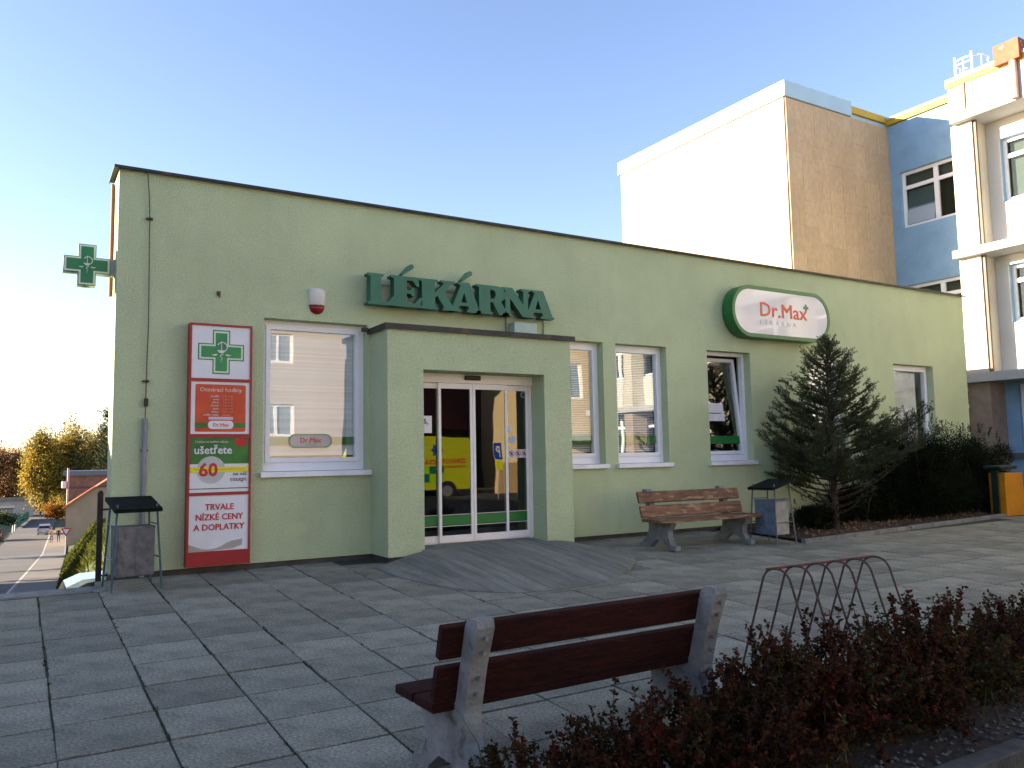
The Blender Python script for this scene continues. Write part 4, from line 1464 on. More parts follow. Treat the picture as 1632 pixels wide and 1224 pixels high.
# ------------------------------------------------------------------ yellow bin at the right edge
yb = thing('yellow_bin', 'yellow metal bin with dark green holder at the right end of the bed', 'bin', (15.0, -1.08, gz(0, -1.1)), R_(-4))
b = MB(); M = Matrix.Translation((0, 0, .05)) @ Matrix.Rotation(R_(4), 4, 'Y')
b.box(-.26, .28, -.16, .16, 0, .79, bev=.012); b.build('container', mat('yellow_paint', (.62, .24, .006), .5, .12, 4), yb)
b = MB(); b.box(-.34, -.30, -.06, .06, -.02, .86); b.box(-.40, .12, -.17, .17, .862, .93, bev=.02); b.box(-.02, .04, .17, .22, -.02, .9); b.build('holder', mat('dark_green_paint', (.012, .03, .02), .5), yb)

# ------------------------------------------------------------------ clinic
cl = thing('clinic', 'tall clinic building with pale stone stair tower and blue wing behind the pharmacy', 'building')
TRAV = mat('travertine', (.49, .365, .235), .75, .25, 1.2, col2=(.42, .31, .195), orand=.06, fine=.10, fscale=22, stretch=(1, 1, .35))
BLUE = mat('blue_render', (.235, .40, .58), .85, .12, 2, bump=.3, bscale=80)
SLABW = mat('white_slab_paint', (.45, .45, .44), .8, .1, 1)
YTRIM = mat('yellow_trim', (.52, .34, .02), .6, .15, 2)
PBLUE = mat('pale_blue_sheet', (.36, .52, .62), .5, .06, 2)
T0, T1, TY0, TY1, TZ = 14.05, 17.9, 2.75, 8.75, 9.33
b = MB(); b.box(T0 + .03, 24, TY0 + .03, TY1 - .03, -3.5, TZ - .01); b.build('tower_wall', TRAV, cl)
# stone cladding panels of the tower, each a piece
def clad(u0, u1, z0, z1, fixed, axis):
    nu = max(1, round((u1 - u0) / .46)); nz = round((z1 - z0) / .78)
    for iu in range(nu):
        a, c = u0 + (u1 - u0) * iu / nu, u0 + (u1 - u0) * (iu + 1) / nu
        zz, z = [z0], z0 + random.uniform(.3, .9)
        while z < z1 - .25:
            zz.append(z); z += random.choice((.62, .78, .94))
        zz.append(z1)
        for za, zc in zip(zz[:-1], zz[1:]):
            g = .0014; pr = random.uniform(.0, .006)
            b = MB()
            if axis == 'y':
                b.box(a + g, c - g, fixed - .002 - pr, fixed + .03, za + g, zc - g)
            else:
                b.box(fixed - .002 - pr, fixed + .03, a + g, c - g, za + g, zc - g)
            b.build('stone_panel', TRAV, cl)
clad(T0 + .031, T1 - .002, 4.3, TZ - .012, TY0, 'y')
clad(TY0 + .031, TY1 - .03, 4.3, TZ - .012, T0, 'x')
b = MB()
b.box(T0 - .05, 16.42, TY0 - .05, TY1 + .05, TZ, 9.70)
b.box(16.43, 17.95, TY0 + .02, TY1, TZ, 9.42)
b.build('tower_parapet', PBLUE, cl)
b = MB(); b.box(16.43, 18.0, TY0 - .04, TY0 + .3, 9.43, 9.60); b.build('tower_trim', YTRIM, cl)
# blue wing, wall faces -X
bw_ops = []
wing_w = []
for st_ in range(3):
    zb = [1.06, 3.93, 6.65][st_]; zt = [2.55, 5.20, 8.08][st_]
    wing_w.append((1.02, 2.50, zb, zt))
    for k in range(7):
        y1 = .04 - k * 2.15
        wing_w.append((y1 - 1.55, y1, zb, zt))
BX = 17.9
b = MB(); wall_openings(b, -14.6, TY0 + .02, -.6, 9.36, wing_w, BX, BX + .3, 'y'); b.build('wing_wall', BLUE, cl)
b = MB(); b.box(BX + .31, 26, -14.6, TY0, -.6, 9.2); b.build('interior', DARKIN, cl)
for (y0, y1, z0, z1) in wing_w:
    if y0 < -9.5 and z0 > 6: pass
    b = MB()
    M = Matrix(((0, 1, 0, BX + .10), (1, 0, 0, 0), (0, 0, 1, 0), (0, 0, 0, 1)))
    frame_rect(b, y0 + .002, y1 - .002, z0 + .002, z1 - .002, .075, 0, .07, M=M)
    ym = y0 + (y1 - y0) * .41 if y0 > .5 else (y0 + y1) / 2
    b.box(ym - .055, ym + .055, -.003, .072, z0 + .08, z1 - .08, M)
    zt = z1 - (z1 - z0) * .28
    b.box(y0 + .078, ym - .056, -.002, .071, zt - .045, zt + .045, M)
    b.box(ym + .056, y1 - .078, -.002, .071, zt - .045, zt + .045, M)
    wo = b.build('window', PVC, cl)
    p = MB(); p.box(y0 + .076, y1 - .076, .04, .046, z0 + .076, z1 - .076, M); p.build('pane', DOORGLASS, wo)
    s = MB(); s.box(y0 + .05, y1 - .05, .13, .14, zt + .0 if (int(y0 * 7) % 2) else z0, z1 - .02, M); s.build('curtain', mat('net_curtain', (.34, .33, .30), .9), wo)
# sash tilted inwards in the upper blue window
sash = MB()
M = Matrix.Translation((BX + .085, 0, 6.735)) @ Matrix.Rotation(R_(8), 4, 'Y')
sash.box(0, .012, 1.70, 2.41, 0, .88, M)
sash.build('tilted_pane', mat('sky_painted_pane', (.30, .40, .50), .03, .02, spec=1.0, coat=1.0), cl)  # pale blue colour stands in for the mirrored sky
b = MB(); b.box(BX - .06, BX + .35, .75, TY0 + .0, 9.38, 9.50); b.build('roof_trim', YTRIM, cl)
b = MB(); b.box(BX - .09, 26, .74, TY0 + .0, 9.502, 9.56); b.box(17.05, 26, -14.7, .72, 9.46, 9.54); b.build('roof', SLABW, cl)
# projecting pillars, slabs and fascia
PILX = 17.3
for k in range(7):
    y1 = .80 - k * 2.15
    for z0, z1 in ((2.803, 5.42), (5.603, 8.518)):
        b = MB(); b.box(PILX, BX - .002, y1 - .48, y1, z0, z1)
        b.build('pillar', mat('pillar_white', (.52, .49, .41), .8, .08, 2), cl)
for k in range(7):
    y1 = .80 - k * 2.15
    b = MB(); b.box(PILX, BX - .002, y1 - .48, y1, -.5, 2.60); b.build('stone_pier', mat('travertine_dark', (.34, .27, .21), .8, .2, 3), cl)
b = MB()
b.box(17.12, BX - .003, -14.6, .84, 2.602, 2.80)
b.box(17.10, BX - .003, -14.6, .84, 5.422, 5.60)
b.build('floor_slab', SLABW, cl)
for k in range(7):  # panels below paint the blue upper wall sun-blown white
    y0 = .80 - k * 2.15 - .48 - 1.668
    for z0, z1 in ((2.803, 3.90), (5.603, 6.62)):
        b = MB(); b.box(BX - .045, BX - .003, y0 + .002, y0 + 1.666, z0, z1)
        b.build('sunblown_spandrel', mat('sunblown_white', (.60, .60, .57), .8, .06, 1), cl)
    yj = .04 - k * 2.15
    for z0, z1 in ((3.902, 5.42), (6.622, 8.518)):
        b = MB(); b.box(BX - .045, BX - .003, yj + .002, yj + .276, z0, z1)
        b.build('sunblown_jamb', mat('sunblown_white', (.60, .60, .57), .8, .06, 1), cl)
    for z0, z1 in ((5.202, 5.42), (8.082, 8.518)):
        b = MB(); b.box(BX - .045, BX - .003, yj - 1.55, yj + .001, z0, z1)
        b.build('sunblown_lintel', mat('sunblown_white', (.60, .60, .57), .8, .06, 1), cl)
b = MB(); b.box(17.1, BX - .004, -14.6, .70, 8.52, 9.33); b.build('fascia', SLABW, cl)
b = MB(); b.box(17.06, 17.12, -14.6, .72, 9.335, 9.455); b.build('fascia_trim', YTRIM, cl)
b = MB()
for k in range(7):
    y1 = .80 - k * 2.15 - .50
    b.box(17.34, 17.40, y1 - .05, y1 - .0, 2.81, 8.515)
b.box(17.07, 17.10, .30, .36, 8.75, 9.33)
b.build('downpipe', mat('pipe_brown', (.13, .075, .05), .6), cl)
b = MB(); b.box(BX - .12, BX + .0, -14.6, TY0 - .3, .93, 1.04); b.build('window_ledge', mat('ledge_dark', (.10, .12, .13), .7), cl)
b = MB(); b.box(16.95, 17.8, -.95, -.43, 9.36, 9.80); b.build('roof_box', mat('rusty_red_sheet', (.34, .075, .03), .7, .35, 4, spots=((.55, .42, .2), 4, .62)), cl)
b = MB(); b.tube([(17.02, -.78, 9.36), (17.02, -.78, 8.53)], .07, 10); b.build('roof_post', mat('salmon_paint', (.50, .30, .24), .7), cl)
# ladder cage on the roof
lc = thing('roof_ladder', 'white roof access ladder with safety hoops on the clinic roof', 'ladder', (18.25, .92, 9.56))
b = MB()
for s in (-.2, .2):
    b.tube([(0, s, -.2), (0, s, 1.0)], .028, 6)
for z in np.arange(.05, 1.0, .25):
    b.tube([(0, -.2, z), (0, .2, z)], .014, 6)
b.build('rail', PVC, lc)
b = MB()
for z in (.25, .92):
    b.tube([(.0 + .36 - .36 * math.cos(a), .36 * math.sin(a), z) for a in np.linspace(-2.4, 2.4, 14)], .020, 6)
for a in (-1.9, -1.1, 0, 1.1, 1.9):
    b.tube([(.36 - .36 * math.cos(a), .36 * math.sin(a), .1), (.36 - .36 * math.cos(a), .36 * math.sin(a), .92)], .016, 6)
b.build('safety_cage', PVC, lc)

# ------------------------------------------------------------------ cars
def make_car(label, loc, rz, paint, L=4.1, W_=1.72, Ht=1.48, group=None, est=False):
    t = thing('parked_car', label, 'car', loc, rz, group)
    hw = W_ / 2
    low = [(-L / 2, .34), (-L / 2 + .05, .24), (L / 2 - .08, .22), (L / 2, .34), (L / 2 - .02, .58), (L / 2 - .12, .70), (L * .20, .92), (-L * .45, .95), (-L / 2 + .02, .90), (-L / 2 - .01, .6)]
    b = MB()
    n = len(low)
    secs = [(-hw + .05, .96), (-hw, 1.0), (hw, 1.0), (hw - .05, .96)]
    vs, fs = [], []
    for (y, k) in secs:
        for (x, z) in low:
            vs.append((x * k, y, .5 + (z - .5) * k))
    for i in range(3):
        for k in range(n):
            k2 = (k + 1) % n
            fs.append((i * n + k, i * n + k2, (i + 1) * n + k2, (i + 1) * n + k))
    fs += [tuple(range(n - 1, -1, -1)), tuple(3 * n + k for k in range(n))]
    b.add(vs, fs)
    gh = [(-L * .475, .93), (-L * .44, Ht * .88), (-L * .36, Ht * .975), (-L * .12, Ht), (L * .05, Ht * .985), (L * .24, .92)]
    vs, fs = [], []
    m = len(gh)
    for y, top in ((-1, 0), (1, 0)):
        for (x, z) in gh:
            kk = (z - .92) / (Ht - .92)
            vs.append((x, y * (hw - .04 - .17 * kk), z))
    for k in range(m - 1):
        fs.append((k, k + 1, m + k + 1, m + k))
    fs += [tuple(range(m)), tuple(range(2 * m - 1, m - 1, -1))]
    b.add(vs, fs)
    b.build('body', paint, t)
    gm = mat('car_glass', (.010, .012, .013), .12, .02, spec=.25)
    def gp(x, z, y, e=.008):
        kk = (z - .92) / (Ht - .92)
        return (x, y * (hw - .04 - .17 * kk + e), z)
    for s in (-1, 1):
        for poly in ([(-L * .43, .99), (-L * .405, Ht * .84), (-L * .34, Ht * .92), (-L * .275, Ht * .94), (-L * .275, .97)], [(-L * .26, .97), (-L * .26, Ht * .945), (-L * .08, Ht * .955), (-L * .08, .96)], [(-L * .06, .96), (-L * .06, Ht * .955), (L * .04, Ht * .945), (L * .19, .96)]):
            q = MB()
            pts = [gp(x, z, s) for x, z in poly]
            q.add(pts, [tuple(range(len(pts)))])
            q.build('side_window', gm, t)
    q = MB()
    a, c = gp(-L * .474, .99, 1), gp(-L * .445, Ht * .86, 1)
    e = .012
    q.quad((a[0] - e, -a[1] + .1, a[2]), (a[0] - e, a[1] - .1, a[2]), (c[0] - e, c[1] - .1, c[2]), (c[0] - e, -c[1] + .1, c[2]))
    q.build('rear_window', gm, t)
    q = MB()
    a, c = gp(L * .225, .96, 1), gp(L * .065, Ht * .95, 1)
    q.quad((a[0] + e, -a[1] + .1, a[2]), (a[0] + e, a[1] - .1, a[2]), (c[0] + e, c[1] - .1, c[2]), (c[0] + e, -c[1] + .1, c[2]))
    q.build('windscreen', gm, t)
    for s in (-1, 1):
        q = MB(); q.box(-L / 2 - .015, -L / 2 + .10, s * hw - .16 if s > 0 else s * hw - .004, s * hw + .004 if s > 0 else s * hw + .16, .66, .95); q.build('tail_light', mat('tail_red', (.35, .02, .015), .25), t)
        q = MB(); q.box(L / 2 - .14, L / 2 - .005, s * hw * .62 - .14, s * hw * .62 + .14, .56, .68); q.build('headlight', mat('lamp_clear', (.5, .5, .5), .2), t)
        for x in (-L * .31, L * .31):
            q = MB(); q.tube([(x, s * (hw - .17), .30), (x, s * (hw + .005), .30)], .30, 16); w = q.build('wheel', mat('tyre', (.012, .012, .012), .8), t)
            q = MB(); q.tube([(x, s * (hw - .02), .30), (x, s * (hw + .012), .30)], .18, 12); q.build('rim', mat('rim_silver', (.3, .3, .3), .4, metal=.5), w)
    q = MB(); q.box(-L / 2 - .018, -L / 2, -.26, .26, .45, .56); q.build('number_plate', WHITEP, t)
    return t
make_car('white hatchback parked below the paving edge at the left corner', (2.02, 12.6, zr(12.6) + .16), R_(0), mat('white_car_paint', (.72, .73, .75), .2, .02, coat=.6), 4.1)
make_car('silver car driving away in the middle of the street', (3.05, 128.5, zr(128.5)), R_(87), mat('silver_car_paint', (.40, .40, .41), .25, .03, coat=.6, metal=.3))
make_car('dark car parked at the far end of the street by the brown house', (8.4, 205, zr(205)), R_(60), mat('dark_car_paint', (.02, .022, .03), .2, .03, coat=.6))
make_car('dark car parked on the left verge of the street', (-3.0, 118, zr(118) + .05), R_(87), mat('black_car_paint', (.015, .016, .018), .2, .03, coat=.6))

# ------------------------------------------------------------------ people
def make_person(label, loc, rz, coat, trousers, hair=(.05, .035, .02), h=1.72, stride=.16, skirt=False):
    k = h / 1.72
    J = [(0, 0, .95, .125), (0, .01, 1.12, .12), (0, .01, 1.35, .155), (0, 0, 1.47, .065), (0, .02, 1.53, .06), (0, .03, 1.62, .10), (0, .025, 1.70, .07),
         (.09, 0, .90, .095), (.10, stride * .6, .50, .065), (.10, stride * .5, .09, .045), (.10, stride * .5 + .14, .04, .04),
         (-.09, 0, .90, .095), (-.10, -stride * .3, .50, .065), (-.10, -stride, .10, .045), (-.10, -stride + .13, .04, .04),
         (.20, 0, 1.40, .065), (.25, -.03, 1.13, .048), (.25, .06, .88, .038), (.25, .09, .80, .035),
         (-.20, 0, 1.40, .065), (-.25, -.02, 1.13, .048), (-.25, .07, .88, .038), (-.25, .10, .80, .035)]
    E = [(0, 1), (1, 2), (2, 3), (3, 4), (4, 5), (5, 6), (0, 7), (7, 8), (8, 9), (9, 10), (0, 11), (11, 12), (12, 13), (13, 14), (2, 15), (15, 16), (16, 17), (17, 18), (2, 19), (19, 20), (20, 21), (21, 22)]
    me = bpy.data.meshes.new('person')
    me.from_pydata([(j[0] * k, j[1] * k, j[2] * k) for j in J], E, [])
    ob = bpy.data.objects.new('person', me)
    COL.objects.link(ob)
    md = ob.modifiers.new('skin', 'SKIN')
    for i, v in enumerate(ob.data.skin_vertices[0].data):
        v.radius = (J[i][3] * k, J[i][3] * k * .85)
        v.use_root = (i == 0)
    sb = ob.modifiers.new('sub', 'SUBSURF'); sb.levels = 1; sb.render_levels = 1
    bpy.context.view_layer.update()
    m2 = bpy.data.meshes.new_from_object(ob.evaluated_get(bpy.context.evaluated_depsgraph_get()))
    bpy.data.objects.remove(ob)
    m2.materials.clear()
    for nm, c in (('coat', coat), ('trousers', trousers), ('skin', (.42, .25, .18)), ('hair', hair), ('shoe', (.02, .018, .016))):
        m2.materials.append(mat('cloth_%s_%d_%d_%d' % (nm, c[0] * 999, c[1] * 999, c[2] * 999), c, .85, .2, 6))
    for p in m2.polygons:
        z, x, y = p.center.z / k, p.center.x / k, p.center.y / k
        if z > 1.48: p.material_index = 3 if (z > 1.64 or y < 0) else 2
        elif abs(x) > .19 and z < .86: p.material_index = 2
        elif z > .84: p.material_index = 0
        elif z > .12: p.material_index = 1
        else: p.material_index = 4
        p.use_smooth = True
    o = link('person', m2)
    o.location = loc; o.rotation_euler = (0, 0, rz)
    return tag(o, label, 'person', 'people walking in the street')
make_person('person in a beige coat walking beside someone in black on the street', (3.15, 106.5, zr(106.5) + .02), R_(180), (.30, .26, .20), (.05, .05, .06))
make_person('person in black clothes walking next to the give way sign', (3.95, 107.2, zr(107.2) + .02), R_(180), (.015, .015, .018), (.02, .02, .025), stride=.1)
make_person('left one of two distant dark figures at the end of the street', (4.25, 206, zr(206) + .02), R_(170), (.02, .02, .025), (.02, .02, .03))
make_person('right one of two distant dark figures at the end of the street', (5.5, 206, zr(206) + .02), R_(190), (.03, .028, .03), (.03, .03, .05))

# ------------------------------------------------------------------ street furniture and houses
gs = thing('give_way_sign', 'red and white triangular give way sign on a pole by the road', 'sign', (3.72, 85.5, zr(85.5)))
b = MB(); b.tube([(0, 0, 0), (0, 0, 2.55)], .035, 8); b.build('pole', mat('sign_pole_grey', (.4, .4, .4), .5, metal=.3), gs)
tri = [(-.48, .42), (.48, .42), (0, -.42)]
shape('sign_plate', [tri], .03, REDTXT, gs, (0, -.04, 2.2))
shape('sign_face', [[(x * .62, y * .62 + .05) for x, y in tri]], .01, WHITEP, gs, (0, -.072, 2.2))

hs = thing('tan_house', 'tan rendered house with orange tiled half hipped roof beside the street', 'house', (9.35, 100, zr(100) + .5), R_(-4.5))
HW, HE, HD = 5.0, 4.05, 14
b = MB()
b.prism([(-HW, -1.5), (HW, -1.5), (HW, HE), (1.9, HE + 2.15), (-1.9, HE + 2.15), (-HW, HE)], 0, HD, 'y'); b.build('wall', mat('tan_render', (.46, .32, .20), .9, .12, .6), hs)
TILE = mat('red_tile', (.30, .085, .035), .8, .3, 3, bump=.6, bscale=12)
ORV = mat('orange_verge', (.55, .18, .06), .8, .2, 3)
b = MB()
for s in (-1, 1):
    b.add([(s * (HW + .35), -.3, HE - .22), (s * (HW + .35), HD + .3, HE - .22), (0, HD + .3, HE + 3.5), (0, 1.8, HE + 3.5), (s * 1.95, -.3, HE + 2.22)], [(0, 1, 2, 3, 4)])
b.add([(-1.95, -.3, HE + 2.22), (1.95, -.3, HE + 2.22), (0, 1.8, HE + 3.5)], [(0, 1, 2)])
b.build('roof', TILE, hs)
b = MB()
for s in (-1, 1):
    b.tube([(s * (HW + .35), -.32, HE - .2), (s * 1.95, -.32, HE + 2.24)], .12, 6)
b.build('verge', ORV, hs)

bh = thing('brick_building', 'brown brick building with flat grey roof behind the tan house', 'building', (9.6, 125, zr(125)), R_(-5))
b = MB(); b.box(-4.2, 6, 0, 10, -1, 8.3); b.build('wall', mat('brown_brick', (.27, .13, .09), .9, .25, 1.2, bump=.3, bscale=8), bh)
b = MB(); b.box(-4.6, 6.4, -.4, 10.4, 8.3, 9.0); b.build('roof', mat('grey_roof', (.13, .15, .18), .6, .1), bh)
b = MB()
for z in (4.6, 6.4): b.box(-3.8, 5.5, -.03, 0, z, z + .35)
b.build('brick_band', mat('dark_brick', (.16, .07, .05), .9), bh)
up = thing('utility_pole', 'grey pole with a white box in front of the brick building', 'pole', (5.05, 112, zr(112)))
b = MB(); b.tube([(0, 0, -.5), (0, 0, 9.2)], .13, 8); b.build('pole', mat('pole_grey', (.36, .35, .33), .7), up)
b = MB(); b.box(-.75, -.2, -.25, .25, 6.6, 7.5, bev=.08); b.build('lamp_box', WHITEP, up)

gf = thing('green_fence', 'green mesh fence along the left side of the street', 'fence', (0, 0, 0))
for k in range(9):
    y0, y1 = 154 + k * 5.2, 154 + (k + 1) * 5.2
    xa, xb = -.33 + .048 * (y0 - 154), -.33 + .048 * (y1 - 154)
    b = MB(); b.box(xa - .06, xa + .06, y0 - .06, y0 + .06, zr(y0) - .2, zr(y0) + 1.9); b.build('post', mat('fence_green', (.02, .16, .10), .6), gf)
    b = MB()
    b.add([(xa, y0, zr(y0) + .15), (xb, y1, zr(y1) + .15), (xb, y1, zr(y1) + 1.75), (xa, y0, zr(y0) + 1.75), (xa + .04, y0, zr(y0) + .15), (xb + .04, y1, zr(y1) + .15), (xb + .04, y1, zr(y1) + 1.75), (xa + .04, y0, zr(y0) + 1.75)], [(0, 1, 2, 3), (7, 6, 5, 4), (0, 3, 7, 4), (1, 5, 6, 2), (3, 2, 6, 7)])
    b.build('fence_panel', mat('fence_green', (.02, .16, .10), .6), gf)

sh = thing('white_shed', 'long low white outbuilding at the left edge behind the green fence', 'shed', (-2.0, 222, zr(222) + .4))
b = MB(); b.box(-8, 5.2, 0, 8, -1, 3.4); b.build('wall', mat('shed_white', (.58, .54, .50), .9, .12, .5), sh)
b = MB(); b.prism([(-.4, 3.4), (8.4, 3.4), (8.4, 3.6), (-.4, 4.3)], -8.3, 5.5, 'x'); b.build('roof', mat('shed_roof', (.30, .29, .28), .8), sh)
sh2 = thing('grey_shed', 'small grey shed with dark door in front of the white outbuilding', 'shed', (-2.6, 190, zr(190) + .5))
b = MB(); b.box(-2.2, 1.6, 0, 3, -1, 2.3); b.build('wall', mat('shed_grey', (.34, .30, .28), .9, .2), sh2)
b = MB(); b.prism([(-.3, 2.25), (3.3, 2.6), (3.3, 2.7), (-.3, 2.35)], -2.5, 1.9, 'x'); b.build('roof', mat('dark_roof', (.10, .09, .09), .8), sh2)
b = MB(); b.box(-1.2, -.2, -.04, 0, -.3, 1.9); b.build('door', mat('dark_door', (.05, .04, .04), .8), sh2)
for k, (x, y) in enumerate(((-.9, 138), (-.6, 143))):
    b = MB(); b.tube([(0, 0, -.1), (0, 0, 1.0)], [.14, .11], 8)
    o = b.build('bollard', mat('bollard_white', (.6, .58, .55), .8)); o.location = (x, y, zr(y) + .1)
    tag(o, ['nearer white post at the left road edge', 'further white post at the left road edge by the green fence'][k], 'post', 'white posts by the road')

# grass on the bank beside the road
n = 16000
gy = rng.uniform(20, 76, n)
gx = np.array([x_right(y) for y in gy]) + .12 + rng.random(n) * 3.6
P = np.column_stack([gx, gy, [terrain(a, c) - .02 for a, c in zip(gx, gy)]])
D = rng.normal(size=(n, 3)) * .45 + np.array([0, 0, 1])
V, F = leaf_arrays(P, .30, .16, D=D)
tag(link('bank_grass', fast_mesh('bank_grass', V, F, [mat('bank_blade', (.075, .095, .012), .8, .3, .4, trans=.35, spec=.1, irand=.4), mat('bank_blade_dry', (.16, .13, .03), .8, .3, .4, trans=.35, spec=.1, irand=.4)], (rng.random(n) < .22).astype(int))), kind='stuff')

# trees at the end of the street
trees = [
    ('deciduous_tree', 'big bright yellow autumn tree at the end of the street', (5.4, 208), 19.5, 11.2, (4.0, 3.6, 7.2), (('yel', .62), ('gold', .25), ('olive', .13)), 8000, 51),
    ('deciduous_tree', 'tall olive and gold tree right of the yellow tree', (10.4, 212), 21.5, 12.2, (4.6, 4, 7.8), (('gold', .55), ('olive', .25), ('yel', .20)), 8500, 52),
    ('deciduous_tree', 'olive green tree beside the brick building top', (15.8, 206), 20, 11.5, (4.4, 4, 7.6), (('olive', .55), ('gold', .25), ('brown', .20)), 7000, 53),
    ('deciduous_tree', 'reddish brown autumn tree at the far left edge', (-2.4, 226), 16.5, 9.5, (4.2, 4, 6.4), (('brown', .75), ('orange', .15), ('olive', .10)), 7000, 54),
    ('deciduous_tree', 'brown thinning tree between the left edge and the yellow tree', (1.6, 236), 16.5, 9.3, (4.0, 4, 6.4), (('brown', .65), ('gold', .20), ('orange', .15)), 6000, 55),
    ('deciduous_tree', 'brown tree standing behind the big yellow tree', (5.0, 240), 19, 10.5, (5, 4, 8.0), (('brown', .6), ('olive', .4)), 6000, 56),
]
for nm, lb, (x, y), h, cz, rad, pal, n, sd_ in trees:
    crown_tree(nm, lb, 'tree', (x, y, zr(y) + .2), h, cz, rad, pal, int(n * 2.6), .46, .32, sd_, 'autumn trees at the end of the street', 30)
crown_tree('orange_bush', 'orange autumn bush below the trees by the brown building', 'bush', (6.9, 196, zr(196)), 3.6, 1.9, (2.2, 1.5, 1.6), (('orange', .8), ('yel', .2)), 2200, .35, .08, 57)
crown_tree('green_bush', 'low green bush behind the green fence', 'bush', (-3.4, 165, zr(165) + .3), 3.0, 1.5, (3.2, 1.5, 1.3), (('olive', .6), ('green', .4)), 2200, .35, .08, 58)
spruce('spruce_tree', 'tall dark spruce beyond the roof at the left corner of the building', (15.6, 172, zr(172)), 24, [(2, 5), (6, 4.6), (14, 3.0), (20, 1.4), (24, .2)], 61, 80, needle=.32, nwidth=.10, dens=14, lowest=3)
b = MB()
n = 5000
P = np.column_stack([rng.uniform(-130, 160, n), rng.uniform(262, 300, n), np.zeros(n)])
P[:, 2] = np.array([terrain(x, y) for x, y in P[:, :2]]) + rng.random(n) * (8 + 5 * np.sin(P[:, 0] * .21) + 2 * np.sin(P[:, 0] * .83))
V, F = leaf_arrays(P, 2.6, .8)
tag(link('distant_wood', fast_mesh('distant_wood', V, F, [LEAFM['brown'], LEAFM['olive']], (rng.random(n) < .4).astype(int))), kind='stuff')

# ------------------------------------------------------------------ places behind the camera that the windows mirror
oh = thing('opposite_house', 'pale two storey house across the square mirrored in the pharmacy windows', 'house', (0, -27.2, -.6))
ow = []
for k in range(5):
    for (z0, z1) in ((2.9, 4.3), (6.2, 7.6)):
        x1 = 9.9 - k * 3.0
        ow.append((x1 - 1.4, x1, z0, z1))
b = MB(); wall_openings(b, -6, 12.3, 0, 8.2, ow, 0.0, -.4); b.box(-6, 12.3, -9, -.41, 0, 8.2); b.build('wall', mat('pinkish_render', (.50, .42, .36), .9, .06, 1), oh)
for (x0, x1, z0, z1) in ow:
    b = MB(); frame_rect(b, x0, x1, z0, z1, .1, -.2, -.12); b.box((x0 + x1) / 2 - .06, (x0 + x1) / 2 + .06, -.2, -.12, z0 + .1, z1 - .1); w = b.build('window', PVC, oh)
    b = MB(); b.box(x0 + .1, x1 - .1, -.18, -.17, z0 + .1, z1 - .1); b.build('pane', mat('sky_painted_grey', (.22, .26, .29), .1), w)  # opaque pane, the sky's reflection put into its grey-blue
b = MB(); b.prism([(-9.8, 8.2), (.8, 8.2), (.8, 8.45), (-4.5, 11.4), (-9.8, 8.45)], -6.6, 12.9, 'x'); b.build('roof', TILE, oh)

yh = thing('yellow_house', 'yellow house with white windows and a canopy far across the square', 'house', (23.2, -26.2, -.6))
b = MB(); wall_openings(b, 0, 12, 0, 8.5, [(.9 + 2.4 * k, 2.3 + 2.4 * k, 4.9, 6.8) for k in range(4)], 0.0, -.4); b.box(0, 12, -8, -.41, 0, 8.5); b.build('wall', mat('yellow_render', (.56, .44, .24), .9, .06, 1), yh)
for k in range(4):
    b = MB(); frame_rect(b, .9 + 2.4 * k, 2.3 + 2.4 * k, 4.9, 6.8, .1, -.2, -.12); b.box(1.54 + 2.4 * k, 1.66 + 2.4 * k, -.2, -.12, 5.0, 6.7); w = b.build('window', PVC, yh)
    b = MB(); b.box(1.0 + 2.4 * k, 2.2 + 2.4 * k, -.18, -.17, 5.0, 6.7); b.build('pane', mat('sky_painted_grey', (.22, .26, .29), .1), w)  # sky reflection again painted as the pane colour
b = MB(); b.box(-.3, 12.3, .01, 1.8, 2.6, 2.95); b.build('canopy', SLABW, yh)

rh = thing('red_roof_house', 'dark house with a red pitched roof across the square', 'house', (20, -36, -.6))
b = MB(); b.box(-8, 8, -8, 0, 0, 3.6); b.build('wall', mat('dark_house_wall', (.10, .085, .07), .9), rh)
b = MB(); b.prism([(-8.6, 3.6), (.6, 3.6), (-4, 8.2)], -8.6, 8.6, 'x'); b.build('roof', mat('deep_red_tile', (.14, .03, .02), .8), rh)
b = MB(); b.box(4.0, 5.2, -3.5, -2.6, 5.0, 8.6); b.build('chimney', mat('chimney_yellow', (.6, .42, .2), .9), rh)
yw = MB(); yw.box(0, 2.4, 0, .3, -.5, 1.6); yw = yw.build('low_wall', mat('yellow_wall', (.55, .38, .18), .9)); yw.location = (17.6, -23, -.6); tag(yw, 'short yellow rendered wall across the square', 'wall')

am = thing('ambulance', 'yellow ambulance van with lime green squares parked across the square', 'van', (13.6, -24.2, -.62), 0)
AY = mat('ambulance_yellow', (.44, .47, .015), .3, .04, coat=.3)
b = MB()
b.prism([(-2.9, .45), (2.9, .45), (2.9, 2.5), (2.8, 2.72), (-1.3, 2.72), (-1.75, 2.45), (-2.25, 1.45), (-2.85, 1.2)], -1.0, 1.0, 'y'); b.build('body', AY, am)
for k in range(4):
    b = MB(); b.box(.2 + k * .65 - 1.2, .2 + k * .65 - .56, 1.0, 1.006, .75 + .36 * (k % 2), 1.10 + .36 * (k % 2)); b.build('green_square', mat('van_green', (.01, .13, .07), .4), am)
    b = MB(); b.box(.2 + k * .65 - 1.2, .2 + k * .65 - .56, 1.0, 1.006, .75 + .36 * ((k + 1) % 2), 1.10 + .36 * ((k + 1) % 2)); b.build('lime_square', mat('van_lime', (.30, .55, .01), .4), am)
text('ZDRAVOTNICKÁ', .30, REDTXT, am, (2.6, 1.003, 1.55), (-1, 0, 0), align='LEFT', bold=.02, sx=.8)
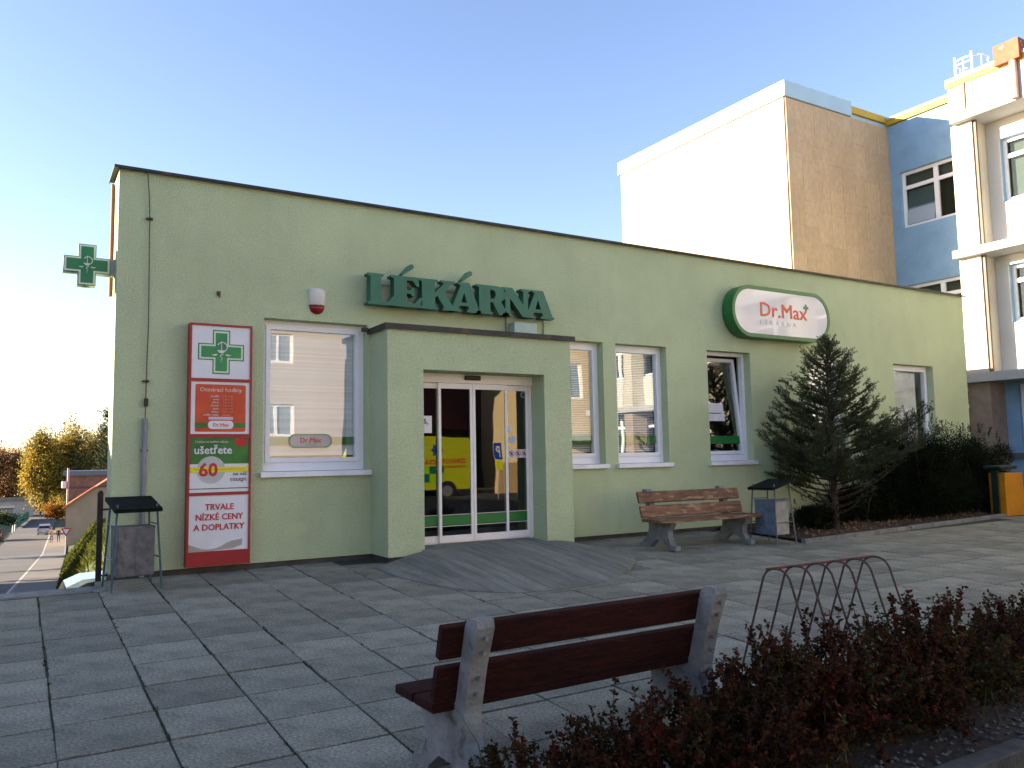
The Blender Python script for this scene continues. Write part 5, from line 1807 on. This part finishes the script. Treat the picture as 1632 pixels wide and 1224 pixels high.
text('ZÁCHRANNÁ SLUŽBA', .17, REDTXT, am, (2.6, 1.003, 1.33), (-1, 0, 0), align='LEFT', bold=.02, sx=.8)
shape('star', [[(.26 * math.cos(a * math.pi / 6) * (1 if a % 2 == 0 else .55), .26 * math.sin(a * math.pi / 6) * (1 if a % 2 == 0 else .55)) for a in range(12)]], .006, mat('star_blue', (.02, .06, .35), .4), am, (1.25, 1.001, 2.15), (-1, 0, 0))
for x in (-1.9, 1.75):
    for s in (-1, 1):
        b = MB(); b.tube([(x, s * .8, .38), (x, s * 1.02, .38)], .38, 16); w = b.build('wheel', mat('tyre', (.012, .012, .012), .8), am)
        b = MB(); b.tube([(x, s * .98, .38), (x, s * 1.03, .38)], .22, 12); b.build('rim', mat('rim_silver', (.3, .3, .3), .4, metal=.5), w)
pk = thing('parking_sign', 'blue parking sign with yellow plate on a pole across the square', 'sign', (14.6, -17.5, -.5))
pk.scale = (.45, .45, .74)
b = MB(); b.tube([(0, 0, 0), (0, 0, 3)], .035, 8); b.build('pole', mat('sign_pole_grey', (.4, .4, .4), .5, metal=.3), pk)
b = MB(); b.box(-.35, .35, .04, .06, 2.2, 3.0); b.build('plate', mat('sign_blue', (.02, .08, .40), .4), pk)
text('P', .75, WHITEP, pk, (.22, .065, 2.33), (-1, 0, 0), bold=.02)
b = MB(); b.box(-.35, .35, .04, .06, 1.65, 2.15); b.build('yellow_plate', YELP, pk)

# unseen house, sheds and trees, added to shade the square and street
nh = thing('shade_house', 'unseen house with pitched roof added to shade the square', 'house', (-16, -1.5, -2.4))
b = MB(); b.box(-5, 5, -7.5, 7.06, 0, 8.1); b.build('wall', mat('ochre_render', (.45, .38, .26), .9, .1, 1), nh)
b = MB(); b.prism([(-5.5, 8.1), (5.02, 8.1), (0, 9.3)], -8, 7.08, 'y'); b.build('roof', TILE, nh)
b = MB()
for y in (-6, -3, 0, 3, 5.4):
    for z in (1.6, 5.0):
        b.box(5.0, 5.03, y, y + 1.2, z, z + 1.5)
b.build('window', mat('sky_painted_grey', (.22, .26, .29), .1), nh)  # panes coloured as if mirroring the sky
gr = thing('shade_garage', 'low garage added out of view to shade the square and car', 'shade_garage', (-13.5, 11.75, -3.2))  # unseen block, shaped for the shade on side wall and car
b = MB(); b.box(-4, 4, -6.1, 8.2, -1.5, 6.9); b.build('wall', mat('ochre_render', (.45, .38, .26), .9, .1, 1), gr)
b = MB(); b.box(-4.1, 4.1, -6.1, 8.4, 6.9, 7.1); b.build('roof', mat('grey_roof', (.13, .15, .18), .6, .1), gr)
ls2 = thing('shade_shed', 'unseen long low shed added to shade the near road and bank', 'shed', (-13.5, 20.4, -3.4))  # unseen, added so its shade covers the near road and bank foot
b = MB(); b.box(-4, 4, 0, 27, -3.5, 3.0); b.build('wall', mat('ochre_render', (.45, .38, .26), .9, .1, 1), ls2)
b = MB(); b.box(-4.3, 4.2, -.02, 27.3, 3.0, 3.15); b.build('roof', mat('grey_roof', (.13, .15, .18), .6, .1), ls2)
for k, (x, y) in enumerate(((-8.5, 49), (-11, 62), (-12.5, 88))):  # unseen trees, added to throw shadow bands across the road
    crown_tree('shade_tree', ['near', 'middle', 'far'][k] + ' unseen tree added on the left verge for its shade', 'tree', (x, y, zr(y)), 11, 7, (3.2, 3.2, 3.8), (('gold', .6), ('brown', .4)), 2500, .6, .2, 70 + k, 'trees added on the left verge for shade', 16)
